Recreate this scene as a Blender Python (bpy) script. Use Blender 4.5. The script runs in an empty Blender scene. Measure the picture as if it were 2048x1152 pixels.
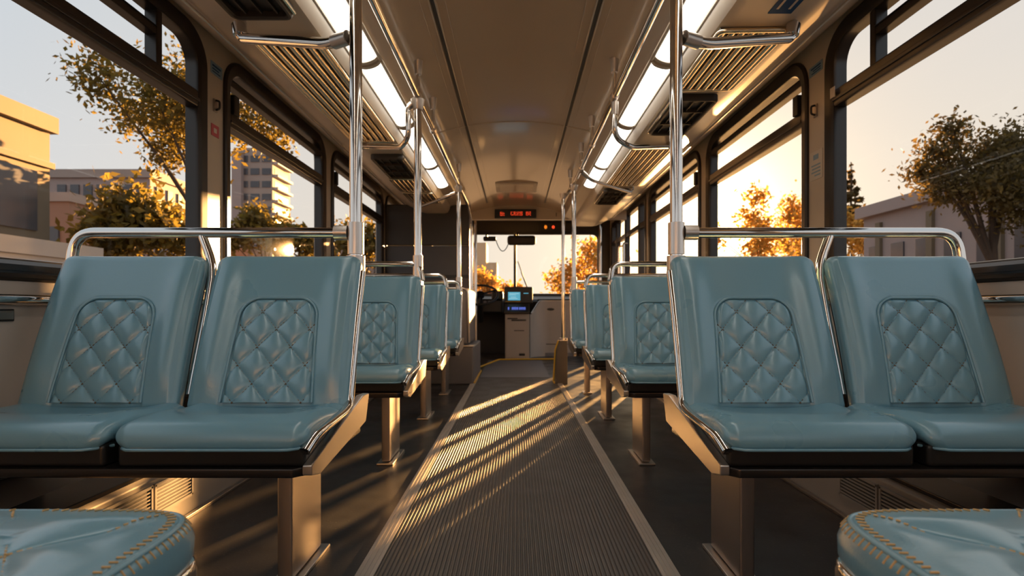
import bpy, bmesh, math, random
from mathutils import Vector, Matrix
random.seed(7)
S = bpy.context.scene
COL = S.collection
PI = math.pi
EYE = 0.68
F = 1100.0

# ------------------------------------------------------------------ materials
def nt(m):
    m.use_nodes = True
    return m.node_tree, m.node_tree.nodes, m.node_tree.links

def mat(name, col, rough=0.5, metal=0.0, spec=0.5, var=0.0, vscale=6.0, bump=0.0, bscale=60.0, coat=0.0, coat_r=0.1,
        rvar=0.0, emis=None, estr=0.0, aniso=0.0, trans=0.0):
    m = bpy.data.materials.new(name)
    t, n, l = nt(m)
    b = n['Principled BSDF']
    b.inputs['Base Color'].default_value = (*col, 1)
    b.inputs['Roughness'].default_value = rough
    b.inputs['Metallic'].default_value = metal
    b.inputs['Specular IOR Level'].default_value = spec
    b.inputs['Coat Weight'].default_value = coat
    b.inputs['Coat Roughness'].default_value = coat_r
    if aniso: b.inputs['Anisotropic'].default_value = aniso
    if emis:
        b.inputs['Emission Color'].default_value = (*emis, 1)
        b.inputs['Emission Strength'].default_value = estr
    tc = None
    if var or bump or rvar:
        tc = n.new('ShaderNodeTexCoord')
    if var or rvar:
        no = n.new('ShaderNodeTexNoise'); no.inputs['Scale'].default_value = vscale; no.inputs['Detail'].default_value = 5
        l.new(tc.outputs['Object'], no.inputs['Vector'])
        if var:
            mx = n.new('ShaderNodeMix'); mx.data_type = 'RGBA'
            mx.inputs[6].default_value = (*[c*(1-var) for c in col], 1)
            mx.inputs[7].default_value = (*[min(1, c*(1+var)) for c in col], 1)
            l.new(no.outputs['Fac'], mx.inputs[0]); l.new(mx.outputs[2], b.inputs['Base Color'])
        if rvar:
            mr = n.new('ShaderNodeMapRange'); mr.inputs['From Min'].default_value = .3; mr.inputs['From Max'].default_value = .7
            mr.inputs['To Min'].default_value = max(0.02, rough-rvar); mr.inputs['To Max'].default_value = rough+rvar
            l.new(no.outputs['Fac'], mr.inputs['Value']); l.new(mr.outputs[0], b.inputs['Roughness'])
    if bump:
        nb = n.new('ShaderNodeTexNoise'); nb.inputs['Scale'].default_value = bscale; nb.inputs['Detail'].default_value = 4
        bp = n.new('ShaderNodeBump'); bp.inputs['Strength'].default_value = bump; bp.inputs['Distance'].default_value = 0.002
        l.new(tc.outputs['Object'], nb.inputs['Vector']); l.new(nb.outputs['Fac'], bp.inputs['Height'])
        l.new(bp.outputs['Normal'], b.inputs['Normal'])
    return m

def leather():
    m = bpy.data.materials.new('teal_leather')
    t, n, l = nt(m); b = n['Principled BSDF']
    tc = n.new('ShaderNodeTexCoord')
    big = n.new('ShaderNodeTexNoise'); big.inputs['Scale'].default_value = 6; big.inputs['Detail'].default_value = 3
    l.new(tc.outputs['Object'], big.inputs['Vector'])
    mx = n.new('ShaderNodeMix'); mx.data_type = 'RGBA'
    mx.inputs[6].default_value = (.160, .338, .430, 1); mx.inputs[7].default_value = (.180, .358, .445, 1)
    l.new(big.outputs['Fac'], mx.inputs[0]); l.new(mx.outputs[2], b.inputs['Base Color'])
    mr = n.new('ShaderNodeMapRange'); mr.inputs['From Min'].default_value = .3; mr.inputs['From Max'].default_value = .7
    mr.inputs['To Min'].default_value = .27; mr.inputs['To Max'].default_value = .30
    b.inputs['Coat Weight'].default_value = .7; b.inputs['Coat Roughness'].default_value = .24
    l.new(big.outputs['Fac'], mr.inputs['Value']); l.new(mr.outputs[0], b.inputs['Roughness'])
    b.inputs['Specular IOR Level'].default_value = .6
    vo = n.new('ShaderNodeTexNoise'); vo.inputs['Scale'].default_value = 260; vo.inputs['Detail'].default_value = 2
    l.new(tc.outputs['Object'], vo.inputs['Vector'])
    wr = n.new('ShaderNodeTexNoise'); wr.inputs['Scale'].default_value = 22; wr.inputs['Detail'].default_value = 6; wr.inputs['Distortion'].default_value = .6
    l.new(tc.outputs['Object'], wr.inputs['Vector'])
    b1 = n.new('ShaderNodeBump'); b1.inputs['Strength'].default_value = .16; b1.inputs['Distance'].default_value = .001
    b2 = n.new('ShaderNodeBump'); b2.inputs['Strength'].default_value = .07; b2.inputs['Distance'].default_value = .004
    l.new(wr.outputs['Fac'], b2.inputs['Height']); l.new(vo.outputs['Fac'], b1.inputs['Height'])
    l.new(b2.outputs['Normal'], b1.inputs['Normal']); l.new(b1.outputs['Normal'], b.inputs['Normal'])
    return m

def floor_mat():
    m = bpy.data.materials.new('speckled_dark_vinyl')
    t, n, l = nt(m); b = n['Principled BSDF']
    tc = n.new('ShaderNodeTexCoord')
    vo = n.new('ShaderNodeTexNoise'); vo.inputs['Scale'].default_value = 140; vo.inputs['Detail'].default_value = 2
    l.new(tc.outputs['Object'], vo.inputs['Vector'])
    cr = n.new('ShaderNodeValToRGB')
    cr.color_ramp.elements[0].position = .66; cr.color_ramp.elements[0].color = (.030, .028, .028, 1)
    cr.color_ramp.elements[1].position = .76; cr.color_ramp.elements[1].color = (.16, .14, .125, 1)
    l.new(vo.outputs['Fac'], cr.inputs['Fac'])
    no = n.new('ShaderNodeTexNoise'); no.inputs['Scale'].default_value = 5; no.inputs['Detail'].default_value = 8
    l.new(tc.outputs['Object'], no.inputs['Vector'])
    mr = n.new('ShaderNodeMapRange'); mr.inputs['From Min'].default_value = .3; mr.inputs['From Max'].default_value = .7
    mr.inputs['To Min'].default_value = .28; mr.inputs['To Max'].default_value = .5
    l.new(no.outputs['Fac'], mr.inputs['Value']); l.new(mr.outputs[0], b.inputs['Roughness'])
    l.new(cr.outputs['Color'], b.inputs['Base Color'])
    bp = n.new('ShaderNodeBump'); bp.inputs['Strength'].default_value = .25; bp.inputs['Distance'].default_value = .001
    l.new(vo.outputs['Fac'], bp.inputs['Height']); l.new(bp.outputs['Normal'], b.inputs['Normal'])
    return m

def glass_mat():
    m = bpy.data.materials.new('window_glass')
    t, n, l = nt(m)
    n.remove(n['Principled BSDF'])
    tr = n.new('ShaderNodeBsdfTransparent'); tr.inputs['Color'].default_value = (.985, .985, .98, 1)
    gl = n.new('ShaderNodeBsdfGlossy'); gl.inputs['Roughness'].default_value = .02
    fr = n.new('ShaderNodeFresnel'); fr.inputs['IOR'].default_value = 1.35
    ge = n.new('ShaderNodeNewGeometry'); iv = n.new('ShaderNodeMath'); iv.operation = 'SUBTRACT'; iv.inputs[0].default_value = .45
    l.new(ge.outputs['Backfacing'], iv.inputs[1]); iv.use_clamp = True
    mu = n.new('ShaderNodeMath'); mu.operation = 'MULTIPLY'; l.new(iv.outputs[0], mu.inputs[1])
    mi = n.new('ShaderNodeMixShader')
    l.new(fr.outputs[0], mu.inputs[0]); l.new(mu.outputs[0], mi.inputs[0])
    l.new(tr.outputs[0], mi.inputs[1]); l.new(gl.outputs[0], mi.inputs[2])
    l.new(mi.outputs[0], n['Material Output'].inputs['Surface'])
    return m

def leaf_mat(name, col):
    m = bpy.data.materials.new(name)
    t, n, l = nt(m); b = n['Principled BSDF']
    ge = n.new('ShaderNodeNewGeometry')
    mx = n.new('ShaderNodeMix'); mx.data_type = 'RGBA'
    mx.inputs[6].default_value = (*[c*.6 for c in col], 1); mx.inputs[7].default_value = (*[c*1.4 for c in col], 1)
    l.new(ge.outputs['Random Per Island'], mx.inputs[0]); l.new(mx.outputs[2], b.inputs['Base Color'])
    b.inputs['Roughness'].default_value = .6
    tl = n.new('ShaderNodeBsdfTranslucent'); l.new(mx.outputs[2], tl.inputs['Color'])
    mi = n.new('ShaderNodeMixShader'); mi.inputs[0].default_value = .6
    l.new(b.outputs[0], mi.inputs[1]); l.new(tl.outputs[0], mi.inputs[2])
    l.new(mi.outputs[0], n['Material Output'].inputs['Surface'])
    return m

def emit(name, col, s):
    m = bpy.data.materials.new(name)
    t, n, l = nt(m); n.remove(n['Principled BSDF'])
    e = n.new('ShaderNodeEmission'); e.inputs['Color'].default_value = (*col, 1); e.inputs['Strength'].default_value = s
    l.new(e.outputs[0], n['Material Output'].inputs['Surface'])
    return m

M = dict(
    leather=leather(), floor=floor_mat(), glass=glass_mat(),
    thread=mat('tan_thread', (.13, .095, .06), .7),
    gold=mat('gold_thread', (.62, .40, .17), .55),
    chrome=mat('polished_steel', (.74, .70, .66), .08, 1.0),
    brushed=mat('brushed_steel', (.66, .60, .55), .30, 1.0),
    legm=mat('leg_steel', (.44, .39, .36), .34, 1.0),
    tray=mat('dark_bronze_metal', (.075, .062, .054), .26, .85, rvar=0),
    rubber=mat('black_rubber', (.016, .013, .011), .36, rvar=.02, vscale=10),
    frame=mat('dark_window_frame', (.022, .016, .012), .30, rvar=.02, vscale=9),
    cream=mat('cream_panel', (.56, .48, .39), .38, var=.06, vscale=3, rvar=.08),
    cove=mat('cove_panel', (.54, .46, .37), .36, var=.05, vscale=3, rvar=.06),
    ceil=mat('ceiling_laminate', (.56, .43, .30), .25, spec=.6, var=.04, vscale=1.2, coat=.6, coat_r=.09),
    lower=mat('beige_lower_panel', (.50, .44, .385), .5, var=.05, vscale=4),
    duct=mat('duct_metal', (.30, .27, .24), .45, .2, var=.15, vscale=5),
    mat=mat('ribbed_rubber', (.105, .092, .083), .48, var=.22, vscale=7, rvar=.1),
    strip=mat('trim_strip', (.46, .41, .36), .42, .2, var=.2, vscale=9, bump=.2, bscale=90),
    grey=mat('charcoal_plastic', (.055, .052, .055), .45, var=.15, vscale=6),
    greyl=mat('grey_panel', (.17, .16, .165), .5, var=.1, vscale=4),
    brown=mat('dark_brown_plastic', (.032, .026, .02), .5),
    black=mat('black_plastic', (.010, .009, .009), .4),
    console=mat('console_beige', (.42, .36, .305), .48, var=.05, vscale=4),
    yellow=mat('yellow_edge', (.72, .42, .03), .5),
    grill=mat('sun_gold_chrome', (.80, .66, .46), .17, 1.0),  # golden sun reflection is tinted into the chrome colour
    void=mat('vent_cavity', (.02, .016, .012), .5),
    tube=emit('fluorescent_diffuser', (1.0, .93, .82), 4.2),
    led=emit('red_led', (1.0, .07, .02), 1.1),
    ledo=emit('orange_led', (1.0, .25, .02), .8),
    screen=emit('cyan_screen', (.12, .42, .55), .8),
    screenl=emit('screen_light_line', (.45, .72, .8), .8),
    keyb=emit('blue_keys', (.14, .2, .75), .7),
    blue=mat('blue_sticker', (.018, .075, .19), .7, spec=.2),
    bluel=mat('pale_blue_sticker', (.22, .34, .46), .5),
    pale=mat('pale_print', (.62, .54, .46), .5),
    red=mat('red_sticker', (.50, .09, .11), .5),
    paper=mat('paper_notice', (.62, .57, .5), .6),
    bwarm=mat('warm_facade', (.17, .13, .085), .8, var=.15, vscale=.6),
    bmauve=mat('mauve_facade', (.33, .26, .24), .8, var=.1, vscale=.2),
    bstone=mat('stone_facade', (.33, .265, .23), .8, var=.1, vscale=.2),
    bbrick=mat('brick_facade', (.28, .16, .11), .8, var=.2, vscale=.5),
    bwhite=mat('white_concrete', (.40, .37, .35), .7, var=.1, vscale=.7),
    bglass=mat('facade_glass', (.07, .07, .08), .2, var=.3, vscale=.8),
    road=mat('asphalt', (.10, .09, .085), .8, var=.2, vscale=.5),
    bark=mat('bark', (.07, .045, .03), .9, var=.3, vscale=8),
    leafo=leaf_mat('olive_leaf', (.17, .125, .022)),
    leafg=leaf_mat('hazed_gold_leaf', (.50, .29, .055)),  # golden-olive leaf, brightened to stand in for sunlit haze
    sand=mat('haze_gold_facade', (.62, .44, .26), .8, var=.1, vscale=.3),  # golden haze is put into this facade colour
    leafd=leaf_mat('dark_leaf', (.13, .09, .025)),
)

# ------------------------------------------------------------------ mesh builder
class MB:
    def __init__(s): s.V = []; s.F = []
    def add(s, vs, fs):
        b = len(s.V); s.V += [tuple(v) for v in vs]; s.F += [tuple(b+i for i in f) for f in fs]; return s
    def bm(s, bm):
        bm.verts.index_update()
        s.add([v.co[:] for v in bm.verts], [[v.index for v in f.verts] for f in bm.faces]); bm.free(); return s
    def box(s, x0, x1, y0, y1, z0, z1, bev=0.0, seg=2):
        x0, x1 = min(x0, x1), max(x0, x1); y0, y1 = min(y0, y1), max(y0, y1); z0, z1 = min(z0, z1), max(z0, z1)
        if not bev:
            return s.add([(x0,y0,z0),(x1,y0,z0),(x1,y1,z0),(x0,y1,z0),(x0,y0,z1),(x1,y0,z1),(x1,y1,z1),(x0,y1,z1)],
                         [(0,3,2,1),(4,5,6,7),(0,1,5,4),(1,2,6,5),(2,3,7,6),(3,0,4,7)])
        bm = bmesh.new(); bmesh.ops.create_cube(bm, size=1)
        for v in bm.verts:
            v.co = Vector(((x0+x1)/2+v.co.x*(x1-x0), (y0+y1)/2+v.co.y*(y1-y0), (z0+z1)/2+v.co.z*(z1-z0)))
        bmesh.ops.bevel(bm, geom=bm.edges[:], offset=bev, segments=seg, affect='EDGES', profile=.5)
        return s.bm(bm)
    def prism(s, poly, axis, a, b, bev=0.0):
        """poly: 2D points in the two other axes (in x,y,z order), extruded along axis from a to b"""
        def P(u, v, w):
            return {'x': (w, u, v), 'y': (u, w, v), 'z': (u, v, w)}[axis]
        n = len(poly)
        vs = [P(u, v, a) for u, v in poly] + [P(u, v, b) for u, v in poly]
        fs = [tuple(range(n))[::-1], tuple(range(n, 2*n))] + [(i, (i+1) % n, n+(i+1) % n, n+i) for i in range(n)]
        if not bev: return s.add(vs, fs)
        bm = bmesh.new(); bv = [bm.verts.new(v) for v in vs]
        for f in fs: bm.faces.new([bv[i] for i in f])
        bmesh.ops.recalc_face_normals(bm, faces=bm.faces[:])
        bmesh.ops.bevel(bm, geom=bm.edges[:], offset=bev, segments=2, affect='EDGES', profile=.5)
        return s.bm(bm)
    def tube(s, pts, r, seg=14, r2=None, closed=False):
        pts = [Vector(p) for p in pts]; n = len(pts)
        T = []
        for i in range(n):
            if closed: d = pts[(i+1) % n]-pts[i-1]
            else: d = pts[min(i+1, n-1)]-pts[max(i-1, 0)]
            T.append(d.normalized())
        up = Vector((0, 0, 1)) if abs(T[0].z) < .9 else Vector((0, 1, 0))
        A = T[0].cross(up).normalized(); vs = []; R = r if callable(r) else (lambda t: r)
        for i in range(n):
            if i:
                q = T[i-1].rotation_difference(T[i]); A = (q @ A).normalized()
            B = T[i].cross(A)
            rr = R(i/(n-1))
            for k in range(seg):
                a = 2*PI*k/seg
                vs.append(pts[i]+A*math.cos(a)*rr+B*math.sin(a)*(r2 or rr))
        fs = []
        for i in range(n if closed else n-1):
            j = (i+1) % n
            for k in range(seg):
                k2 = (k+1) % seg
                fs.append((i*seg+k, i*seg+k2, j*seg+k2, j*seg+k))
        if not closed: fs += [tuple(range(seg))[::-1], tuple(range((n-1)*seg, n*seg))]
        return s.add(vs, fs)
    def cyl(s, p0, p1, r, seg=18): return s.tube([p0, p1], r, seg)
    def ball(s, c, r, sx=1, sy=1, sz=1, u=16, v=10):
        bm = bmesh.new(); bmesh.ops.create_uvsphere(bm, u_segments=u, v_segments=v, radius=1)
        for w in bm.verts: w.co = Vector((c[0]+w.co.x*r*sx, c[1]+w.co.y*r*sy, c[2]+w.co.z*r*sz))
        return s.bm(bm)

def wloc(o):
    v = Vector((0, 0, 0))
    while o is not None:
        v += o.location; o = o.parent
    return v

def obj(name, mb, m, parent=None, ang=38, smooth=True, fixn=True, label=None):
    off = wloc(parent)
    me = bpy.data.meshes.new(name)
    me.from_pydata([(v[0]-off.x, v[1]-off.y, v[2]-off.z) for v in mb.V], [], mb.F)
    if fixn:
        bm = bmesh.new(); bm.from_mesh(me); bmesh.ops.recalc_face_normals(bm, faces=bm.faces[:]); bm.to_mesh(me); bm.free()
    me.materials.append(M[m] if isinstance(m, str) else m)
    if smooth:
        me.polygons.foreach_set('use_smooth', [True]*len(me.polygons))
        me.set_sharp_from_angle(angle=math.radians(ang))
    me.update()
    o = bpy.data.objects.new(name, me); COL.objects.link(o)
    o.parent = parent
    if smooth and 8 < len(me.polygons) < 400:
        wm = o.modifiers.new('weighted_normals', 'WEIGHTED_NORMAL'); wm.keep_sharp = True; wm.weight = 90
    if label: o['label'] = label
    return o

def tag(o, label, cat, group=None, kind=None):
    o['label'] = label; o['category'] = cat
    if group: o['group'] = group
    if kind: o['kind'] = kind
    return o

def thing(name, label, cat, loc=(0, 0, 0), group=None):
    o = bpy.data.objects.new(name, None); COL.objects.link(o); o.location = loc; o.empty_display_size = .1
    return tag(o, label, cat, group)

def struct(name, mb, m, label, cat='structure', parent=None, **k):
    o = obj(name, mb, m, parent, **k)
    if parent is None:
        tag(o, label, cat, kind='structure')
    return o

def copy_tree(o, parent=None):
    c = o.copy(); COL.objects.link(c); c.parent = parent
    for ch in [x for x in S.objects if x.parent == o]:
        copy_tree(ch, c)
    return c

def fillet(pts, r, n=7):
    pts = [Vector(p) for p in pts]; out = [pts[0]]
    for i in range(1, len(pts)-1):
        a, b, c = pts[i-1], pts[i], pts[i+1]
        d1, d2 = (a-b), (c-b); rr = min(r, d1.length*.49, d2.length*.49)
        p, q = b+d1.normalized()*rr, b+d2.normalized()*rr
        for k in range(n+1):
            t = k/n; out.append((1-t)**2*p+2*t*(1-t)*b+t*t*q)
    out.append(pts[-1]); return out

def smoothcurve(ctrl, n):
    P = [Vector((a, b, 0)) for a, b in ctrl]; P = [P[0]*2-P[1]]+P+[P[-1]*2-P[-2]]; out = []
    for i in range(1, len(P)-2):
        for k in range(n):
            t = k/n; p0, p1, p2, p3 = P[i-1:i+3]
            out.append(.5*((2*p1)+(p2-p0)*t+(2*p0-5*p1+4*p2-p3)*t*t+(3*p1-p0-3*p2+p3)*t**3))
    out.append(P[-2]); return [(v.x, v.y) for v in out]

class Curve:
    def __init__(s, ctrl):
        s.p = smoothcurve(ctrl, 14); s.d = [0]
        for a, b in zip(s.p, s.p[1:]): s.d.append(s.d[-1]+math.hypot(b[0]-a[0], b[1]-a[1]))
        s.L = s.d[-1]
    def at(s, q):
        q = min(max(q, 0), s.L)
        i = 0
        while i < len(s.d)-2 and s.d[i+1] < q: i += 1
        t = (q-s.d[i])/(s.d[i+1]-s.d[i]); a, b = s.p[i], s.p[i+1]
        return a[0]+(b[0]-a[0])*t, a[1]+(b[1]-a[1])*t
    def frame(s, q):
        y, z = s.at(q); h = .012
        a, b = s.at(q-h), s.at(q+h); d = math.hypot(b[0]-a[0], b[1]-a[1]); ty, tz = (b[0]-a[0])/d, (b[1]-a[1])/d
        return y, z, -tz, ty

def rnd(d, r): return 1.0 if r <= 0 else math.sqrt(max(0, 1-(1-min(d/r, 1))**2))
def sstep(a, b, x):
    t = min(1, max(0, (x-a)/(b-a))); return t*t*(3-2*t)

def pad(mb, C, cen, hw, t, re=(.02, .02), Rp=(.03, .03), side_r=.02, dish=None, sx=1, y0=0, ns=54, nx=42):
    L = C.L; rings = []
    for k in range(ns+1):
        u = k/ns; sq = L*(0.5-0.5*math.cos(PI*u))*.6+L*u*.4
        y, z, ny, nz = C.frame(sq)
        e = max(.04, min(rnd(sq, re[0]), rnd(L-sq, re[1])))
        w = hw(sq/L)-Rp[0]*(1-rnd(sq+.002, Rp[0]))-Rp[1]*(1-rnd(L-sq+.002, Rp[1]))
        h = t/2*e; rc = min(side_r, h*.98); c = cen(sq/L); ring = []
        pts = []
        for i in range(nx+1):
            x = (-1+2*i/nx)*(w-rc); dn = dish(x/hw(sq/L), sq/L)*e if dish else 0
            pts.append((x, h+dn))
        dl = dish(1, sq/L)*e if dish else 0
        for i in range(1, 7):
            a = PI/2*(1-i/6); pts.append((w-rc+rc*math.cos(a), h-rc+rc*math.sin(a)+dl*(1-i/6)))
        for i in range(0, 6):
            a = -PI/2*i/5; pts.append((w-rc+rc*math.cos(a), -h+rc+rc*math.sin(a)))
        for i in range(1, 6):
            pts.append(((w-rc)*(1-2*i/6), -h))
        for i in range(0, 6):
            a = -PI/2-PI/2*i/5; pts.append((-w+rc+rc*math.cos(a), -h+rc+rc*math.sin(a)))
        for i in range(0, 6):
            a = PI-PI/2*i/6; pts.append((-w+rc+rc*math.cos(a), h-rc+rc*math.sin(a)+dl*i/6))
        for x, n in pts:
            nn = n-t/2
            ring.append((sx*(c+x), y0+y+nn*ny, z+nn*nz))
        rings.append(ring)
    m = len(rings[0]); vs = [p for r in rings for p in r]; fs = []
    for k in range(ns):
        for i in range(m):
            j = (i+1) % m; fs.append((k*m+i, k*m+j, (k+1)*m+j, (k+1)*m+i))
    fs += [tuple(range(m))[::-1], tuple(range(ns*m, ns*m+m))]
    mb.add(vs, fs); return mb

# ------------------------------------------------------------------ setting: dims
WX = 1.42            # inner wall plane
YB, YF = -2.2, 8.30  # back and front of the cabin
ZW0, ZW1 = .77, 1.91 # window frame outer bottom / top

def rrect(y0, y1, z0, z1, r, n=6):
    pts = []
    for cy, cz, a0 in ((y1-r, z1-r, 0), (y0+r, z1-r, 90), (y0+r, z0+r, 180), (y1-r, z0+r, 270)):
        for k in range(n+1):
            a = math.radians(a0+90*k/n); pts.append((cy+r*math.cos(a), cz+r*math.sin(a)))
    return pts

def plate_bay(mb, P, y0, y1, z0, z1, hole, r, d0, d1, n=6):
    """a plate in 2-D (u,v) with one rounded hole; P(u,v,d) -> 3-D"""
    hp = rrect(*hole, r, n); N = len(hp)
    corner = [(y1, z1), (y0, z1), (y0, z0), (y1, z0)]
    for d, flip in ((d0, 0), (d1, 1)):
        vs = [P(u, v, d) for u, v in hp]+[P(u, v, d) for u, v in corner]; fs = []
        for i in range(N):
            j = (i+1) % N; a, b = N+i//(n+1), N+j//(n+1)
            fs.append((i, j, b, a) if a != b else (i, j, a))
        mb.add(vs, fs)
    mb.add([P(u, v, d0) for u, v in hp]+[P(u, v, d1) for u, v in hp], [(i, (i+1) % N, N+(i+1) % N, N+i) for i in range(N)])

def ring_sweep(mb, P, y0, y1, z0, z1, r, prof, n=8):
    loops = [[P(u, v, x) for u, v in rrect(y0+d, y1-d, z0+d, z1-d, max(.006, r-d), n)] for d, x in prof]
    N = len(loops[0]); m = len(loops); vs = [p for l in loops for p in l]; fs = []
    for a in range(m):
        b = (a+1) % m
        for i in range(N):
            j = (i+1) % N; fs.append((a*N+i, a*N+j, b*N+j, b*N+i))
    mb.add(vs, fs)

# ---- floor
struct('floor', MB().box(-1.5, 1.5, YB, YF, -.08, 0), 'floor', 'dark speckled vinyl bus floor on both sides of the ribbed aisle runner', 'floor')
# ribbed runner
mb = MB(); nr = 62; x0, x1 = -.355, .365; w = (x1-x0)/nr
prof = []
for k in range(nr):
    a = x0+k*w; prof += [(a, .004), (a+w*.18, .0085), (a+w*.55, .0085), (a+w*.73, .004)]
prof.append((x1, .004))
vs = [(x, YB+.1, z) for x, z in prof]+[(x, 5.3, z) for x, z in prof]; n = len(prof)
mb.add(vs, [(i, i+1, n+i+1, n+i) for i in range(n-1)])
mb.add([(x0, YB+.1, .0005), (x1, YB+.1, .0005), (x1, 5.3, .0005), (x0, 5.3, .0005)], [(0, 1, 2, 3)])
run = thing('aisle_runner', 'ribbed grey rubber runner along the middle of the bus aisle', 'floor mat', (0, 2, 0))
obj('ribbed_mat', mb, 'mat', run, ang=20, fixn=False)
obj('smooth_mat', MB().box(-.352, .325, 5.302, 7.0, .0005, .008), 'greyl', run, label='smooth grey floor covering near the driver')
for nm, a, b, lb in (('trim_1', -.405, -.357, 'pale worn edging strip along the window-side of the runner, next to the sunlit seats'), ('trim_2', .367, .413, 'pale worn edging strip along the shaded side of the runner')):
    m_ = MB(); m_.box(a, b, YB+.1, 5.3, .0005, .009, .002)
    for q in (.25, .5, .75): m_.box(a+(b-a)*q-.002, a+(b-a)*q+.002, YB+.1, 5.3, .008, .0115)
    struct(nm, m_, 'strip', lb, 'floor trim')
# yellow edges near the driver
YE = [(-.43, 6.1), (-.22, 7.06), (.05, 7.10), (.56, 7.13)]
m_ = MB(); m_.tube([(x, y, .012) for x, y in YE], .017, 8, r2=.010)
obj('yellow_edge', m_, 'yellow', run, label='yellow safety edging in front of the driver console')

# ---- side walls with window holes
LW = [(-1.75, .05), (.2, 2.50), (2.68, 4.07), (4.23, 5.85), (5.98, 7.6)]
RW = LW[:4]
def side_wall(sx, wins, door=None):
    P = lambda u, v, d: (sx*(WX+d), u, v)
    m = MB(); ys = [YB]
    for (a, b), (c, d) in zip(wins, wins[1:]+[(99, 99)]):
        ys.append((b+c)/2 if c < 50 else (b+.12 if not door else (b+door[0])/2))
    for (a, b), y0, y1 in zip(wins, ys, ys[1:]):
        plate_bay(m, P, y0, y1, .72, 2.02, (a+.012, b-.012, ZW0+.012, ZW1-.012), .15, 0, .07)
    if door:
        m.box(sx*WX, sx*(WX+.07), YB, 5.50, 0, .72)
        plate_bay(m, P, 5.50, ys[-1], 0, .72, (5.54, 5.90, .10, .66), .04, 0, .07)  # opening for the added low window that lets sun in
        plate_bay(m, P, ys[-1], YF, 0, 2.02, (door[0], door[1], .06, 1.93), .06, 0, .07)
    else:
        m.box(sx*WX, sx*(WX+.07), YB, YF, 0, .72)
        m.box(sx*WX, sx*(WX+.07), ys[-1], YF, .72, 2.02)
    return m
DOOR = (5.99, 8.2)
struct('wall_left', side_wall(-1, LW), 'cream', 'cream bus side wall with the building-side windows', 'wall', ang=25)
struct('wall_right', side_wall(1, RW, DOOR), 'cream', 'cream bus side wall on the low-sun side with the door', 'wall', ang=25)

FPROF = [(-.016, .0), (-.014, -.010), (-.004, -.016), (.030, -.013), (.048, -.004), (.052, .012), (.052, .052), (.014, .056), (.013, .001)]
def window(idx, sx, a, b, label, mull=None, upper=None):
    P = lambda u, v, d: (sx*(WX+d), u, v)
    m = MB(); ring_sweep(m, P, a, b, ZW0, ZW1, .155, FPROF)
    w = obj('window_%d' % idx, m, 'frame', ang=30); tag(w, label, 'window', kind='structure')
    g = MB(); vs = []
    for d in (.028, .033): vs += [P(u, v, d) for u, v in rrect(a+.046, b-.046, ZW0+.046, ZW1-.046, .11, 8)]
    N = len(vs)//2
    g.add(vs, [tuple(range(N)), tuple(range(N, 2*N))[::-1]]+[(i, (i+1) % N, N+(i+1) % N, N+i) for i in range(N)])
    obj('pane', g, 'glass', w, ang=30)
    t = MB()
    def bx(y0, y1, z0, z1, d0, d1, bev=.006): t.box(sx*(WX+d0), sx*(WX+d1), y0, y1, z0, z1, bev)
    bx(a+.045, b-.045, 1.572, 1.650, -.006, .055, .012)
    bx(a+.045, b-.045, 1.596, 1.612, -.012, .0, .004)
    obj('transom_bar', t, 'frame', w)
    if mull:
        t = MB(); bx(mull-.018, mull+.018, 1.64, ZW1-.045, -.002, .05); obj('mullion', t, 'frame', w)
    if upper:
        t = MB(); bx(a+.045, (mull or b-.02)-.015, upper-.016, upper+.016, .0, .048); bx(a+.045, (mull or b-.02)-.015, upper+.014, upper+.018, -.004, .003, .001)
        obj('sash_rail', t, 'frame', w)
    l = MB(); yl = a+.055
    l.box(sx*(WX-.022), sx*(WX+.01), yl, yl+.05, 1.64, 1.74, .006)
    obj('latch', l, 'black', w)
    return w
names = ['rear-most', 'large nearest', 'second', 'third', 'small driver-side']
for i, (a, b) in enumerate(LW):
    window(i+1, -1, a, b, ['window behind the camera seats on the building side', 'large side window framing the sunlit orange building and blurred tree', 'side window framing the tall tower block', 'third side window beyond the tower window', 'last side window beside the driver bulkhead'][i],
           mull=2.19 if i == 1 else None, upper=[1.775, 1.775, 1.80, 1.80, 1.8][i])
for i, (a, b) in enumerate(RW):
    window(i+6, 1, a, b, ['window behind the camera seats on the low-sun side', 'large side window framing the conifer and long low building', 'side window framing the golden backlit trees', 'side window where the low sun glows beside the pole'][i],
           mull=2.19 if i == 1 else None, upper=[1.775, 1.775, 1.80, 1.80][i])

m = MB(); ring_sweep(m, lambda u, v, d: (WX+d, u, v), 5.54, 5.90, .10, .66, .04, [(-.012, 0), (-.008, -.008), (.012, -.008), (.016, .0), (.016, .05), (-.0, .05)])  # unseen low window, added so the low sun reaches the aisle floor
w = obj('window_12', m, 'frame'); tag(w, 'unseen low window beside the bus door, added to let sun onto the aisle', 'window', kind='structure')
obj('pane', MB().box(WX+.028, WX+.033, 5.545, 5.895, .105, .655), 'glass', w)
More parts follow.
